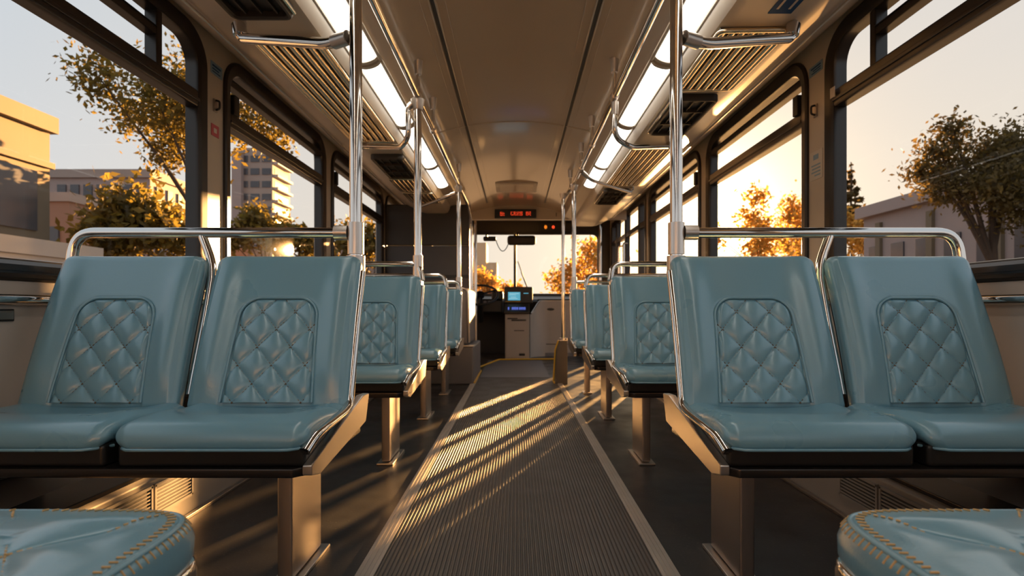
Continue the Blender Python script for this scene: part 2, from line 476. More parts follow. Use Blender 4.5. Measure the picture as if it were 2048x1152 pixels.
# sills: dark ledge + handrail on lower wall
for sx, nm, lb in ((-1, 'trim_3', 'black ledge under the building-side windows'), (1, 'trim_4', 'black ledge under the low-sun-side windows')):
    m = MB(); m.prism([(sx*1.425, .765), (sx*1.395, .765), (sx*1.385, .775), (sx*1.385, .80), (sx*1.40, .812), (sx*1.425, .812)], 'y', YB, 5.9)
    m.box(sx*1.385, sx*1.38, YB, 5.9, .782, .79)
    struct(nm, m, 'frame', lb, 'sill')
for sx, lb in ((-1, 'steel wall handrail under the building-side windows'), (1, 'steel wall handrail under the low-sun-side windows')):
    t = thing('wall_handrail', lb, 'handrail', (sx*1.39, 1.2, .7))
    obj('tube', MB().cyl((sx*1.392, -1.9, .702), (sx*1.392, 5.6, .702), .016), 'chrome', t)
    m = MB()
    for y in (-1.5, .8, 3.1, 5.4): m.cyl((sx*1.42, y, .702), (sx*1.392, y, .702), .010)
    obj('bracket', m, 'brushed', t)
for sx, nm, lb in ((-1, 'baseboard_left', 'beige lower wall lining on the building side'), (1, 'baseboard_right', 'beige lower wall lining on the low-sun side')):
    m = MB(); m.box(sx*1.419, sx*1.405, YB, 5.9 if sx < 0 else 5.49, .0, .755, .004)
    struct(nm, m, 'lower', lb, 'wall lining')
# little plate on the lower wall
t = thing('wall_plate', 'small rounded metal plate with dark rim on the lower wall by the window seat', 'plate', (-1.40, 1.47, .66))
obj('rim', MB().box(-1.404, -1.399, 1.40, 1.535, .642, .676, .002), 'black', t)
obj('face', MB().box(-1.400, -1.3965, 1.405, 1.53, .647, .671, .0015), 'legm', t)

# ---- heater ducts along the floor
for sx, lb in ((-1, 'floor heater duct with grilles under the building-side seats'), (1, 'floor heater duct with grilles under the low-sun-side seats')):
    t = thing('heater_duct', lb, 'heater', (sx*1.2, 1.5, 0))
    m = MB(); m.prism([(sx*1.404, 0), (sx*1.07, 0), (sx*1.07, .172), (sx*1.085, .19), (sx*1.16, .20), (sx*1.404, .235)], 'y', -1.9, 4.75, .004)
    obj('housing', m, 'duct', t)
    m = MB(); m.box(sx*1.062, sx*1.20, -1.9, 4.75, .192, .206, .004); obj('top_lip', m, 'tray', t)
    m = MB(); m.box(sx*1.066, sx*1.05, -1.9, 4.75, .0, .012, .003); obj('skirting_edge', m, 'legm', t)
    for ya in (1.22, 3.2):
        for k in range(3):
            y0 = ya+.20*k; g = MB()
            for z in (.068, .155): g.box(sx*1.069, sx*1.062, y0, y0+.19, z-.004, z+.004)
            for y in (y0+.003, y0+.187): g.box(sx*1.069, sx*1.062, y-.004, y+.004, .066, .157)
            gg = obj('grille', g, 'duct', t)
            obj('cavity', MB().box(sx*1.0705, sx*1.067, y0, y0+.19, .07, .153), 'void', gg)
            s_ = MB()
            for q in range(8):
                z = .076+q*.0105
                s_.box(sx*1.069, sx*1.0635, y0+.004, y0+.186, z, z+.0045)
            obj('louvre', s_, 'duct', gg)

# ---- ceiling, coves
def sweep_profile(pts, y0, y1, th=.05):
    m = MB(); n = len(pts)
    out = [(x, z+th) for x, z in pts]
    allp = pts+out[::-1]
    m.prism(allp, 'y', y0, y1); return m
arch = [(-.56+.04*k*1.0, 0) for k in range(29)]
def arch_z(x): return EYE+1.272-.085*(abs(x)/.56)**2
m = sweep_profile([(-.56+1.12*k/36, arch_z(-.56+1.12*k/36)) for k in range(37)], YB, 6.86, .06)
struct('ceiling', m, 'ceil', 'arched beige laminate bus ceiling', 'ceiling', ang=20)
CP = [(1.425, EYE+1.30), (1.41, EYE+1.262), (1.37, EYE+1.228), (1.24, EYE+1.145), (1.06, EYE+1.045), (.99, EYE+1.018), (.95, EYE+1.012), (.77, EYE+1.012), (.735, EYE+1.022), (.715, EYE+1.055), (.705, EYE+1.092)]
CP2 = [(.60, EYE+1.118), (.585, EYE+1.135), (.57, EYE+1.175), (.558, EYE+1.20)]
for sx, nm, lb in ((-1, 'trim_5', 'curved beige cove panel above the building-side windows'), (1, 'trim_6', 'curved beige cove panel above the low-sun-side windows')):
    m = sweep_profile([(sx*x, z) for x, z in CP+[(.60, EYE+1.118)]+CP2[1:]], YB, 6.86, .05)
    struct(nm, m, 'cove', lb, 'cove panel', ang=28)
    m = MB()
    m.tube([(sx*1.20, YB, EYE+1.110), (sx*1.20, 6.8, EYE+1.110)], .006, 8)
    struct('trim_%d' % (7 if sx < 0 else 8), m, 'brushed', 'thin metal bead along the cove %s' % ('above the building-side windows' if sx < 0 else 'above the low-sun-side windows'), 'trim')
# ceiling slots
k_ = 9
for sx in (-1, 1):
    m = MB(); x = .34
    m.box(sx*(x-.007), sx*(x+.007), YB, 6.5, arch_z(x)-.004, arch_z(x)+.01)
    struct('trim_%d' % k_, m, 'void', 'dark slot running the length of the ceiling %s' % ('over the building-side seats' if sx < 0 else 'over the low-sun-side seats'), 'ceiling slot'); k_ += 1
    m = MB()
    for dx in (-.052, .048): m.box(sx*(x+dx-.0018), sx*(x+dx+.0018), YB, 6.6, arch_z(x+dx)-.002, arch_z(x+dx)+.01)
    m.box(sx*(x-.016), sx*(x-.009), YB, 6.5, arch_z(x-.012)-.007, arch_z(x)+.01)
    m.box(sx*(x+.009), sx*(x+.016), YB, 6.5, arch_z(x+.012)-.007, arch_z(x)+.01)
    struct('trim_%d' % k_, m, 'ceil', 'ribs beside the ceiling slot %s' % ('over the building-side seats' if sx < 0 else 'over the low-sun-side seats'), 'ceiling trim'); k_ += 1
m = MB(); N = 40
m.tube([(-.56+1.12*k/N, 3.76, arch_z(-.56+1.12*k/N)-.0005) for k in range(N+1)], .004, 6)
struct('trim_%d' % k_, m, 'ceil', 'cross seam joining two ceiling sheets', 'ceiling seam'); k_ += 1
t = thing('ceiling_vent', 'rectangular flat vent cover at the front of the ceiling', 'vent', (0, 5.75, 1.93))
obj('plate', MB().box(-.21, .22, 5.55, 5.98, EYE+1.252, EYE+1.275, .004), 'cove', t)
m = MB()
for k in range(7): m.box(-.17, .18, 5.60+.05*k, 5.615+.05*k, EYE+1.249, EYE+1.256)
obj('louvre', m, 'ceil', t)

# ---- back wall with added rear window, front wall with windscreen
P = lambda u, v, d: (u, YB-d, v)
m = MB(); plate_bay(m, P, -1.5, 1.5, 0, 2.05, (-1.2, 1.2, .95, 1.85), .1, 0, .06)
struct('wall_back', m, 'cream', 'rear wall of the bus behind the camera', 'wall')
m = MB(); m.box(-1.16, 1.16, YB-.035, YB-.03, .98, 1.82)  # unseen rear pane, put in to let sky light reach the seats
struct('window_10', m, 'glass', 'unseen rear window behind the camera, added for sky light', 'window')
P = lambda u, v, d: (u, YF+d, v)
WS = (-1.29, 1.26, .86, 1.81)
m = MB(); plate_bay(m, P, -1.5, 1.5, -.02, 2.05, WS, .12, 0, .08)
struct('wall_front', m, 'brown', 'dark brown surround and visor band around the windscreen', 'wall', ang=25)
m = MB(); ring_sweep(m, P, WS[0]-.01, WS[1]+.01, WS[2]-.01, WS[3]+.01, .12, [(0, 0), (0, -.012), (.03, -.012), (.04, .0), (.04, .04), (0, .04)])
w = struct('window_11', m, 'rubber', 'windscreen with rubber surround at the front of the bus', 'window')
obj('pane', MB().box(WS[0]+.03, WS[1]-.03, YF+.02, YF+.025, WS[2]+.03, WS[3]-.03), 'glass', w)
obj('centre_post', MB().box(-.036, .006, YF-.02, YF+.04, WS[2], WS[3], .006), 'brown', w)
# cream header
m = MB(); hp = []
for k in range(25):
    x = -1.38+2.76*k/24; hp.append((x, 1.985-.10*(abs(x)/1.38)**2.2))
m.prism([(-1.38, 1.777)]+hp+[(1.38, 1.777)], 'y', 6.86, 6.92)
struct('trim_20', m, 'cream', 'cream header panel carrying the destination display above the windscreen', 'header panel')
m = MB(); m.box(-1.42, 1.42, 6.87, YF, 1.985, 2.04); struct('trim_21', m, 'brown', 'dark ceiling above the driver compartment', 'ceiling')
m = MB(); m.box(-1.40, 1.40, 6.60, 6.87, 1.80, 2.04)
# access hatch outline on header
t = thing('access_hatch', 'small hatch outlined on the header beside the destination display', 'hatch', (.62, 6.86, 1.83))
obj('door', MB().box(.50, .74, 6.853, 6.859, 1.805, 1.865, .002), 'cream', t)
obj('latch', MB().box(.498, .506, 6.848, 6.856, 1.812, 1.86), 'black', t)

# ---- door on the low-sun side
d = obj('door_1', MB().box(WX+.0, WX+.06, DOOR[0]-.0, DOOR[1]+.0, 1.86, 1.93, .005), 'frame'); tag(d, 'glazed folding bus door near the front on the low-sun side', 'door', kind='structure')
PO = [(5.99, 6.06), (6.32, 6.37), (7.09, 7.16), (7.72, 7.80), (8.10, 8.2)]
for a, b in PO:
    obj('post', MB().box(WX-.01, WX+.06, a, b, .06, 1.87, .012), 'frame', d)
for a, b in ((6.06, 6.32), (6.37, 7.09), (7.16, 7.72), (7.80, 8.10)):
    obj('pane', MB().box(WX+.028, WX+.033, a, b, .12, 1.87), 'glass', d)
    obj('rail', MB().box(WX-.002, WX+.05, a, b, 1.585, 1.645, .006), 'frame', d)
    obj('kick_rail', MB().box(WX-.002, WX+.05, a, b, .06, .12, .006), 'frame', d)
for y, in ((7.0,), (7.34,)):
    obj('handle', MB().tube(fillet([(WX+.0, y, .75), (WX-.05, y, .75), (WX-.05, y, 1.5), (WX, y, 1.5)], .04), .014), 'chrome', d)

# ------------------------------------------------------------------ lights in the ceiling
def fluo(sx, y0, y1, label):
    t = thing('ceiling_light', label, 'light', (sx*.65, (y0+y1)/2, EYE+1.09), 'fluorescent strips along the cove')
    xa, za, xb, zb = .70, EYE+1.082, .612, EYE+1.105
    nx_, nz_ = -.253, -.967     # down-facing normal of the sloping bed
    m = MB(); poly = []
    for k in range(9):
        q = k/8; b = .012*math.sin(PI*q)**.6
        poly.append((sx*(xa+(xb-xa)*q - b*.25), za+(zb-za)*q - b))
    poly += [(sx*xb, zb+.004), (sx*xa, za+.004)]
    m.prism(poly, 'y', y0+.024, y1-.024)
    obj('diffuser', m, 'tube', t)
    for y in (y0, y1-.024):
        m = MB(); m.prism([(p[0], p[1]-.004) for p in poly[:9]]+[(sx*xb, zb+.006), (sx*xa, za+.006)], 'y', y, y+.024)
        obj('end_cap', m, 'cove', t)
    for x, z in ((xa+.008, za+.003), (xb-.008, zb+.003)):
        m = MB(); m.tube([(sx*x, y0, z-.006), (sx*x, y1, z-.006)], .007, 8)
        obj('side_bead', m, 'cove', t)
    return t
SEG = [(-1.9, -.4), (-.38, 1.42), (1.44, 2.44), (2.46, 3.29), (3.31, 4.27), (4.29, 4.98)]
NL = ['behind the camera', 'overhead of the camera', 'nearest the row-one pole', 'over the second row of seats', 'over the third row of seats', 'last before the driver']
for i, (a, b) in enumerate(SEG):
    for sx in (-1, 1):
        fluo(sx, a, b, 'white fluorescent strip on the %s cove, %s' % ('building-side' if sx < 0 else 'low-sun-side', NL[i]))

# ------------------------------------------------------------------ slatted racks + vents
def rack(sx, y0, y1, label):
    t = thing('slatted_rack', label, 'rack', (sx*.86, (y0+y1)/2, 1.69), 'chrome slatted racks under the cove')
    x0, x1, z = .735, .985, EYE+1.0
    m = MB(); m.tube(fillet([(sx*x1, y0, z), (sx*x1, y1, z), (sx*x0, y1, z-.004), (sx*x0, y0, z-.004), (sx*x1, y0, z)], .03), .009, 10)
    obj('frame', m, 'grill', t)
    obj('backing', MB().box(sx*(x0+.005), sx*(x1-.005), y0+.01, y1-.01, z+.004, z+.012), 'void', t)
    n = 7
    for k in range(n):
        x = x0+(x1-x0)*(k+.5)/n; s_ = MB()
        s_.prism([(sx*(x+.0125*math.cos(PI+PI*q/12)), z+.003+.012*math.sin(PI+PI*q/12)) for q in range(13)], 'y', y0+.012, y1-.012)
        obj('slat', s_, 'grill', t, ang=60)
    return t
def ventbox(sx, y0, y1, label):
    t = thing('air_vent', label, 'vent', (sx*.86, (y0+y1)/2, 1.68), 'dark air vents under the cove')
    x0, x1, z = .75, .965, EYE+.978
    m = MB()
    P = lambda u, v, d: (sx*u, v, z+d)
    ring_sweep(m, P, x0, x1, y0, y1, .035, [(0, .034), (0, .008), (.006, 0), (.014, .0), (.020, .006), (.020, .032)])
    obj('frame', m, 'brown', t)
    obj('cavity', MB().box(sx*(x0+.02), sx*(x1-.02), y0+.02, y1-.02, z+.024, z+.034), 'void', t)
    m = MB()
    for k in range(1, 3): m.box(sx*(x0+.025), sx*(x1-.025), y0+(y1-y0)*k/3-.004, y0+(y1-y0)*k/3+.004, z+.006, z+.026)
    for k in range(1, 4): m.box(sx*(x0+(x1-x0)*k/4-.003), sx*(x0+(x1-x0)*k/4+.003), y0+.025, y1-.025, z+.012, z+.026)
    obj('fin', m, 'brown', t)
    m = MB(); m.tube([(sx*(x0-.004), y0+.03, z+.012), (sx*(x0-.004), y1-.03, z+.012)], .007, 8); obj('edge_bead', m, 'grill', t)
    return t
ventbox(-1, 1.05, 1.88, 'dark air vent in the building-side cove before the first slatted rack')
rack(-1, 2.06, 3.30, 'long chrome slatted rack in the building-side cove beside the second window')
ventbox(-1, 3.62, 4.20, 'dark air vent in the building-side cove between two slatted racks')
rack(-1, 4.28, 4.72, 'short chrome slatted rack in the building-side cove past the dark vent')
rack(-1, 4.80, 5.22, 'last short chrome slatted rack in the building-side cove by the driver bulkhead')
rack(1, 1.98, 2.52, 'chrome slatted rack in the low-sun-side cove next to the nearest grab bar')
ventbox(1, 2.60, 3.14, 'dark air vent in the low-sun-side cove beside the front pole of row one')
rack(1, 3.45, 4.50, 'long chrome slatted rack in the low-sun-side cove above the glowing window')
ventbox(1, 4.66, 5.25, 'dark air vent in the low-sun-side cove nearest the door')

# ------------------------------------------------------------------ poles and rails
RZ = EYE+1.03
def clampset(mb_lo, mb_up, x, y):
    pass
def pole(x, y, z0, z1, label, clamps=True, r=.0185, sx=1, flange=False):
    t = thing('grab_pole', label, 'pole', (x, y, z0))
    obj('tube', MB().cyl((x, y, z0), (x, y, z1), r, 24), 'chrome', t)
    if clamps:
        m = MB(); m.cyl((x, y, .84), (x, y, .935), r+.0055, 24); obj('collar', m, 'brushed', t)
        m = MB(); m.cyl((x, y, .775), (x, y, .835), r+.009, 24)
        m.box(x, x+sx*.058, y-.024, y+.012, .777, .833, .010); obj('seat_clamp', m, 'brushed', t)
    if flange:
        obj('foot_flange', MB().cyl((x, y, z0), (x, y, z0+.015), r+.022, 20), 'brushed', t)
    m = MB(); m.tube([(x, y, z1-.05), (x, y, z1-.03), (x, y, z1)], lambda q: r+.004+.012*q, 20); obj('ceiling_cup', m, 'brushed', t)
    return t
cz = lambda x: arch_z(x)-.0
PX = .482
pole(-PX, 1.655, .765, cz(.48), 'nearest full-height steel pole clamped to the building-side first-row seat', sx=-1)
pole(PX, 1.655, .765, cz(.48), 'nearest full-height steel pole clamped to the low-sun-side first-row seat', sx=1)
pole(-PX, 2.70, .765, RZ-.01, 'steel pole clamped to the building-side second-row seat', sx=-1)
pole(-PX, 4.63, .765, RZ-.01, 'steel pole clamped to the building-side last-row seat', sx=-1)
pole(PX, 4.58, .765, RZ-.01, 'steel pole rising from the low-sun-side last-row seat', sx=1)
pole(.422, 4.925, .391, RZ-.01, 'thin steel pole standing on the grey wheel box by the door', clamps=False, r=.015, flange=True)
pole(-.52, 7.05, .0, 1.98, 'thin steel pole at the driver compartment entrance', clamps=False, r=.021, flange=True)
pole(1.20, 7.83, .0, 1.98, 'steel pole by the front door post beside the windscreen', clamps=False, r=.022, flange=True)

def handrail(sx, y1, drop, hang, label):
    t = thing('ceiling_handrail', label, 'handrail', (sx*.48, 3, RZ))
    pts = [(sx*.48, -1.9, RZ), (sx*.48, y1-.35, RZ)]+drop
    obj('rail', MB().tube(fillet(pts, .10), .015, 16), 'chrome', t)
    for y in hang:
        zt = arch_z(.48); m = MB()
        m.cyl((sx*.48, y, RZ), (sx*.48, y, zt), .010, 14)
        h = obj('hanger', m, 'chrome', t)
        m = MB(); m.tube([(sx*.48, y, zt-.065), (sx*.48, y, zt-.03), (sx*.48, y, zt+.001)], lambda q: .017+.006*q, 18); obj('cup', m, 'brushed', h)
        m = MB(); m.cyl((sx*.48, y-.024, RZ), (sx*.48, y+.024, RZ), .0205, 16); obj('sleeve', m, 'brushed', h)
    return t
handrail(-1, 5.3, [(-.47, 5.3, RZ-.02), (-.452, 5.55, RZ-.16), (-.45, 5.56, .86)], (-.4, 1.2, 2.70, 3.18, 4.63), 'long steel ceiling handrail above the building-side seats')
handrail(1, 5.0, [(.44, 4.99, RZ-.03), (.422, 4.93, RZ-.06)], (-.4, 1.2, 2.68, 3.48, 4.05, 4.85), 'long steel ceiling handrail above the low-sun-side seats')

def crossbar(sx, pts, label, r=.017, plug=True):
    pts = [(sx*a, b, c) for a, b, c in pts]
    t = thing('grab_bar', label, 'grab bar', pts[-1], 'cross grab bars from the poles to the cove')
    obj('tube', MB().tube(fillet(pts, .07), r, 18), 'chrome', t)
    m = MB(); a, b = Vector(pts[0]), Vector(pts[1]); d_ = (b-a).normalized()
    m.cyl(a, a+d_*min(.06, (b-a).length*.7), r+.004, 18); obj('socket', m, 'brushed', t)
    a, b = Vector(pts[-1]), Vector(pts[-2]); d_ = (b-a).normalized()
    m = MB(); m.cyl(a-d_*.004, a+d_*.035, r+.007, 18); m.ball(a, r+.004)
    m.cyl(a, a+Vector((0, 0, .02)), .012); obj('end_bracket', m, 'chrome', t)
    return t
for sx, nm in ((-1, 'building-side'), (1, 'low-sun-side')):
    crossbar(sx, [(.506, 1.66, EYE+.815), (.58, 1.70, EYE+.815), (.975, 1.95, EYE+.955), (.985, 1.955, EYE+1.0)], 'curved steel grab bar joining the nearest %s pole to the cove' % nm, r=.0175)
    crossbar(sx, ([(.508, 2.70, RZ-.03), (.530, 2.705, RZ-.05), (.532, 2.72, RZ-.19)] if sx < 0 else [(.485, 2.70, RZ-.02), (.487, 2.72, RZ-.19)])+[(.58, 2.78, RZ-.22), (.93, 3.36, RZ-.045), (.945, 3.37, RZ-.02)], 'bent steel grab bar dropping from the %s handrail over the second row' % nm, r=.014)
crossbar(1, [(.485, 4.05, RZ-.03), (.56, 4.12, RZ-.075), (.955, 4.57, RZ-.075), (.965, 4.585, RZ-.015)], 'bent steel grab bar at the low-sun-side cove past the long rack', r=.013)
crossbar(-1, [(.508, 4.66, RZ-.06), (.6, 4.74, RZ-.075), (.95, 5.27, RZ-.075), (.96, 5.28, RZ-.015)], 'bent steel grab bar at the building-side cove by the driver bulkhead', r=.013)

# ------------------------------------------------------------------ benches
BACK = Curve([(-.158, .405), (-.142, .46), (-.105, .58), (-.062, .70), (-.022, .80), (-.008, .838)])
CUSH = Curve([(-.448, .366), (-.452, .395), (-.440, .420), (-.410, .432), (-.33, .434), (-.22, .424), (-.135, .424)])
QS0, QS1 = .022, .318       # quilted panel along the backrest
RECESS = .006
def qw(s):                   # half width of the quilted panel at arc s
    q = (s-QS0)/(QS1-QS0); w = .123-.017*q; R = .055
    return w-R*(1-rnd(QS1-s+.0005, R))
def back_dish(hwf):
    def f(u, q):
        s = q*BACK.L; au = abs(u)
        b = .015*math.exp(-((au-.77)/.17)**2)*sstep(0, .25, q)*(1-.6*sstep(.75, 1, q))
        b -= .004*sstep(.9, 1, au)
        x = au*hwf(q)
        if QS0-.03 < s < QS1+.006:
            edge = qw(min(max(s, QS0), QS1-.0004))
            ins = sstep(edge+.007, edge-.004, x)*(sstep(QS1+.006, QS1-.006, s))
            b -= RECESS*ins
        return b
    return f
def cush_dish(u, q):
    return -.012*(1-u*u)*sstep(.35, .7, q)+.006*math.exp(-((abs(u)-.8)/.15)**2)*sstep(.3, .6, q)-.004*sstep(.85, 1, abs(u))

def quilt(cen, sx, y0):
    p = MB(); nu, nv = 76, 92; cx = cen
    def a_b(x, s): return x/.092+s/.102, x/.092-s/.102
    vs = []
    for j in range(nv+1):
        s = QS0+(QS1-QS0)*(1-(1-j/nv)**1.25); w = qw(s)-.001
        y, z, ny, nz = BACK.frame(s); c = cx(s/BACK.L)
        for i in range(nu+1):
            u = -1+2*i/nu; x = u*w; a, b = a_b(x, s-QS0)
            pf = (abs(math.sin(PI*a))*abs(math.sin(PI*b)))**.42
            ed = min(w-abs(x), QS1-s)
            fade = sstep(-.002, .014, ed)
            n = -RECESS+.0005+.0125*pf*fade
            vs.append((sx*(c+x), y0+y+n*ny, z+n*nz))
    p.add(vs, [(j*(nu+1)+i, j*(nu+1)+i+1, (j+1)*(nu+1)+i+1, (j+1)*(nu+1)+i) for j in range(nv) for i in range(nu)])
    # rear sheet so that the insert is closed
    pipe = []
    for j in range(41):
        s = QS0+(QS1-.0004-QS0)*(1-(1-j/40)**2.2); pipe.append((qw(s), s))
    path = [(-w, s) for w, s in pipe]
    top = QS1; wl = pipe[-1][0]
    path += [(-wl+2*wl*k/14, top) for k in range(1, 14)]+[(w, s) for w, s in pipe[::-1]]
    pp = []
    for x, s in path:
        y, z, ny, nz = BACK.frame(s); c = cx(s/BACK.L); n = .0005
        pp.append((sx*(c+x), y0+y+n*ny, z+n*nz))
    pm = MB(); pm.tube(pp, .0036, 8)
    st = MB(); step = .0105
    for fam in (0, 1):
        for k in range(-6, 9):
            for q in range(140):
                s = q*.0072; x = (k-s/.102)*.092 if fam == 0 else (k+s/.102)*.092
                S_ = QS0+s
                if S_ > QS1-.008 or abs(x) > qw(S_)-.006: continue
                y, z, ny, nz = BACK.frame(S_); c = cx(S_/BACK.L)
                d = Vector((sx*(-.092 if fam == 0 else .092), 0, .102)).normalized()*.0024
                up = Vector((0, -nz*-1, 0))
                n = -RECESS+.0022
                p0 = Vector((sx*(c+x), y0+y+n*ny, z+n*nz)); ty, tz = nz, -ny
                dv = Vector((d.x, ty*d.z, tz*d.z))
                st.tube([p0-dv*1.1, p0+dv*1.1], .0015, 4)
    return p, pm, st

def bench(sx, y0, variant, label):
    """variant 'post': rail runs into the pole clamp; 'bend': rail bends down to the aisle edge"""
    side = 'building-side' if sx < 0 else 'low-sun-side'
    t = thing('double_seat', label, 'bus seat', (sx*.9, y0, 0), 'rows of teal double bus seats')
    seats = [(lambda q: .669-.004*q, lambda q: .2175-.008*q, .655, .2085), (lambda q: 1.126-.003*q, lambda q: .2165-.008*q, 1.108, .230)]
    for cen, hw, cc, cw in seats:
        b = obj('backrest', pad(MB(), BACK, cen, hw, .052, (.02, .024), (.0, .032), .020, back_dish(hw), sx, y0, 84, 84), 'leather', t, ang=50)
        q, pm, st = quilt(cen, sx, y0)
        qo = obj('quilted_panel', q, 'leather', b, ang=75)
        obj('piping', pm, 'leather', b, ang=75)
        obj('stitching', st, 'thread', b, ang=75)
        c = obj('seat_cushion', pad(MB(), CUSH, lambda q: cc+.006*q, lambda q: cw, .050, (.018, .02), (.05, .0), .021, cush_dish, sx, y0, 60, 40), 'leather', t, ang=50)
        w = MB(); pts = []
        # welt along the lower front of the cushion
        for k in range(25):
            u = -1+2*k/24; au = abs(u); x = cc+u*(cw-.004); yy = -.458+.045*max(0, (au-.78)/.22)**2.4
            pts.append((sx*x, y0+yy, .378))
        w.tube(pts, .0035, 8)
        obj('welt', w, 'leather', c, ang=75)
        sh = MB(); sh.box(sx*(cc-cw+.006), sx*(cc+cw-.006), y0-.440, y0-.12, .336, .386, .010, 3)
        obj('seat_base', sh, 'rubber', t)
        bs = MB()   # hard back shell
        vs = []
        for k in range(15):
            s = BACK.L*(.03+.93*k/14); y, z, ny, nz = BACK.frame(s)
            for u in (-1, -.9, .9, 1):
                n = -.052-(.012 if abs(u) < .95 else 0)
                vs.append((sx*(cen(s/BACK.L)+u*(hw(s/BACK.L)-.006)), y0+y+n*ny, z+n*nz))
        bs.add(vs, [(k*4+i, k*4+i+1, k*4+i+5, k*4+i+4) for k in range(14) for i in range(3)])
        obj('back_shell', bs, 'greyl', t, fixn=False)
    # tray
    m = MB(); m.prism([(sx*1.37, y0-.02), (sx*1.37, y0-.448), (sx*.475, y0-.452), (sx*.452, y0-.43), (sx*.452, y0-.02)], 'z', .316, .337, .005)
    obj('tray', m, 'tray', t)
    m = MB(); m.prism([(y0+.0, .428), (y0-.035, .352), (y0-.405, .312), (y0-.455, .324), (y0-.455, .345), (y0-.06, .432)], 'x', sx*.432, sx*.453, .003)
    obj('side_plate', m, 'brushed', t)
    # steel edge following the aisle side
    pts = []
    top = .80 if variant == 'post' else .86
    for k in range(12):
        s = BACK.L*(.90-.84*k/11); y, z, ny, nz = BACK.frame(s); n = -.026
        pts.append((sx*(.4565-.003*(k/11)), y0+y+n*ny, z+n*nz))
    pts += [(sx*.449, y0-.152, .413), (sx*.446, y0-.20, .408), (sx*.443, y0-.34, .403), (sx*.443, y0-.41, .398), (sx*.452, y0-.444, .372)]
    if variant == 'bend':
        rail = [(sx*1.30, y0+.035, .80), (sx*1.30, y0+.035, .893), (sx*.475, y0+.035, .893), (sx*.4565, y0+.010, .81)]
        obj('grab_rail', MB().tube(fillet(rail, .055, 9), .0135, 16), 'chrome', t)
    else:
        rail = [(sx*.51, y0+.035, .905), (sx*1.325, y0+.035, .905), (sx*1.34, y0+.03, .76), (sx*1.335, y0+.0, .70)]
        obj('grab_rail', MB().tube(fillet(rail, .06, 9), .0155, 18), 'chrome', t)
        m = MB(); m.cyl((sx*.505, y0+.035, .905), (sx*.545, y0+.035, .905), .022, 18); obj('rail_socket', m, 'brushed', t)
    obj('edge_tube', MB().tube(fillet(pts, .02, 4), .0135, 16, r2=.0105), 'chrome', t, ang=60)
    m = MB(); m.tube(fillet([(sx*.945, y0+.035, .90), (sx*.905, y0+.028, .80), (sx*.895, y0-.03, .66), (sx*.893, y0-.11, .44)], .05), .0125, 12)
    obj('centre_support', m, 'chrome', t)
    if variant == 'bend':
        m = MB(); m.box(sx*.455, sx*.475, y0-.012, y0+.03, .765, .815, .005); obj('rail_clip', m, 'brushed', t)
    # leg
    l = obj('leg', MB().box(sx*.546, sx*.583, y0-.28, y0-.075, .012, .322, .006), 'legm', t)
    m = MB(); m.box(sx*.528, sx*.60, y0-.30, y0-.055, 0, .010, .003)
    obj('foot_plate', m, 'brushed', l)
    obj('wall_bracket', MB().box(sx*1.30, sx*1.40, y0-.40, y0-.1, .24, .318, .006), 'tray', t)
    return t

def place(proto, y, label):
    c = copy_tree(proto); c.location.y = y; c['label'] = label; return c
ROW = [1.62, 2.66, 3.62, 4.56]
bL = bench(-1, ROW[0], 'post', 'teal double seat in the first row on the building side')
bR = bench(1, ROW[0], 'post', 'teal double seat in the first row on the low-sun side')
b2L = bench(-1, ROW[1], 'bend', 'teal double seat second from the camera on the building side, beside a pole')
b2R = bench(1, ROW[1], 'bend', 'teal double seat second from the camera on the low-sun side, with bent rail')
place(b2L, ROW[2], 'teal double seat third from the camera on the building side')
place(b2R, ROW[2], 'teal double seat third from the camera on the low-sun side')
place(b2L, ROW[3], 'teal double seat fourth from the camera on the building side, before the modesty panel')
last = place(b2R, ROW[3], 'teal double seat fourth from the camera on the low-sun side, before the grey wheel box')
for ch in last.children:
    if ch.name.startswith('leg'): ch.scale.y = .4; ch.location.y -= .12

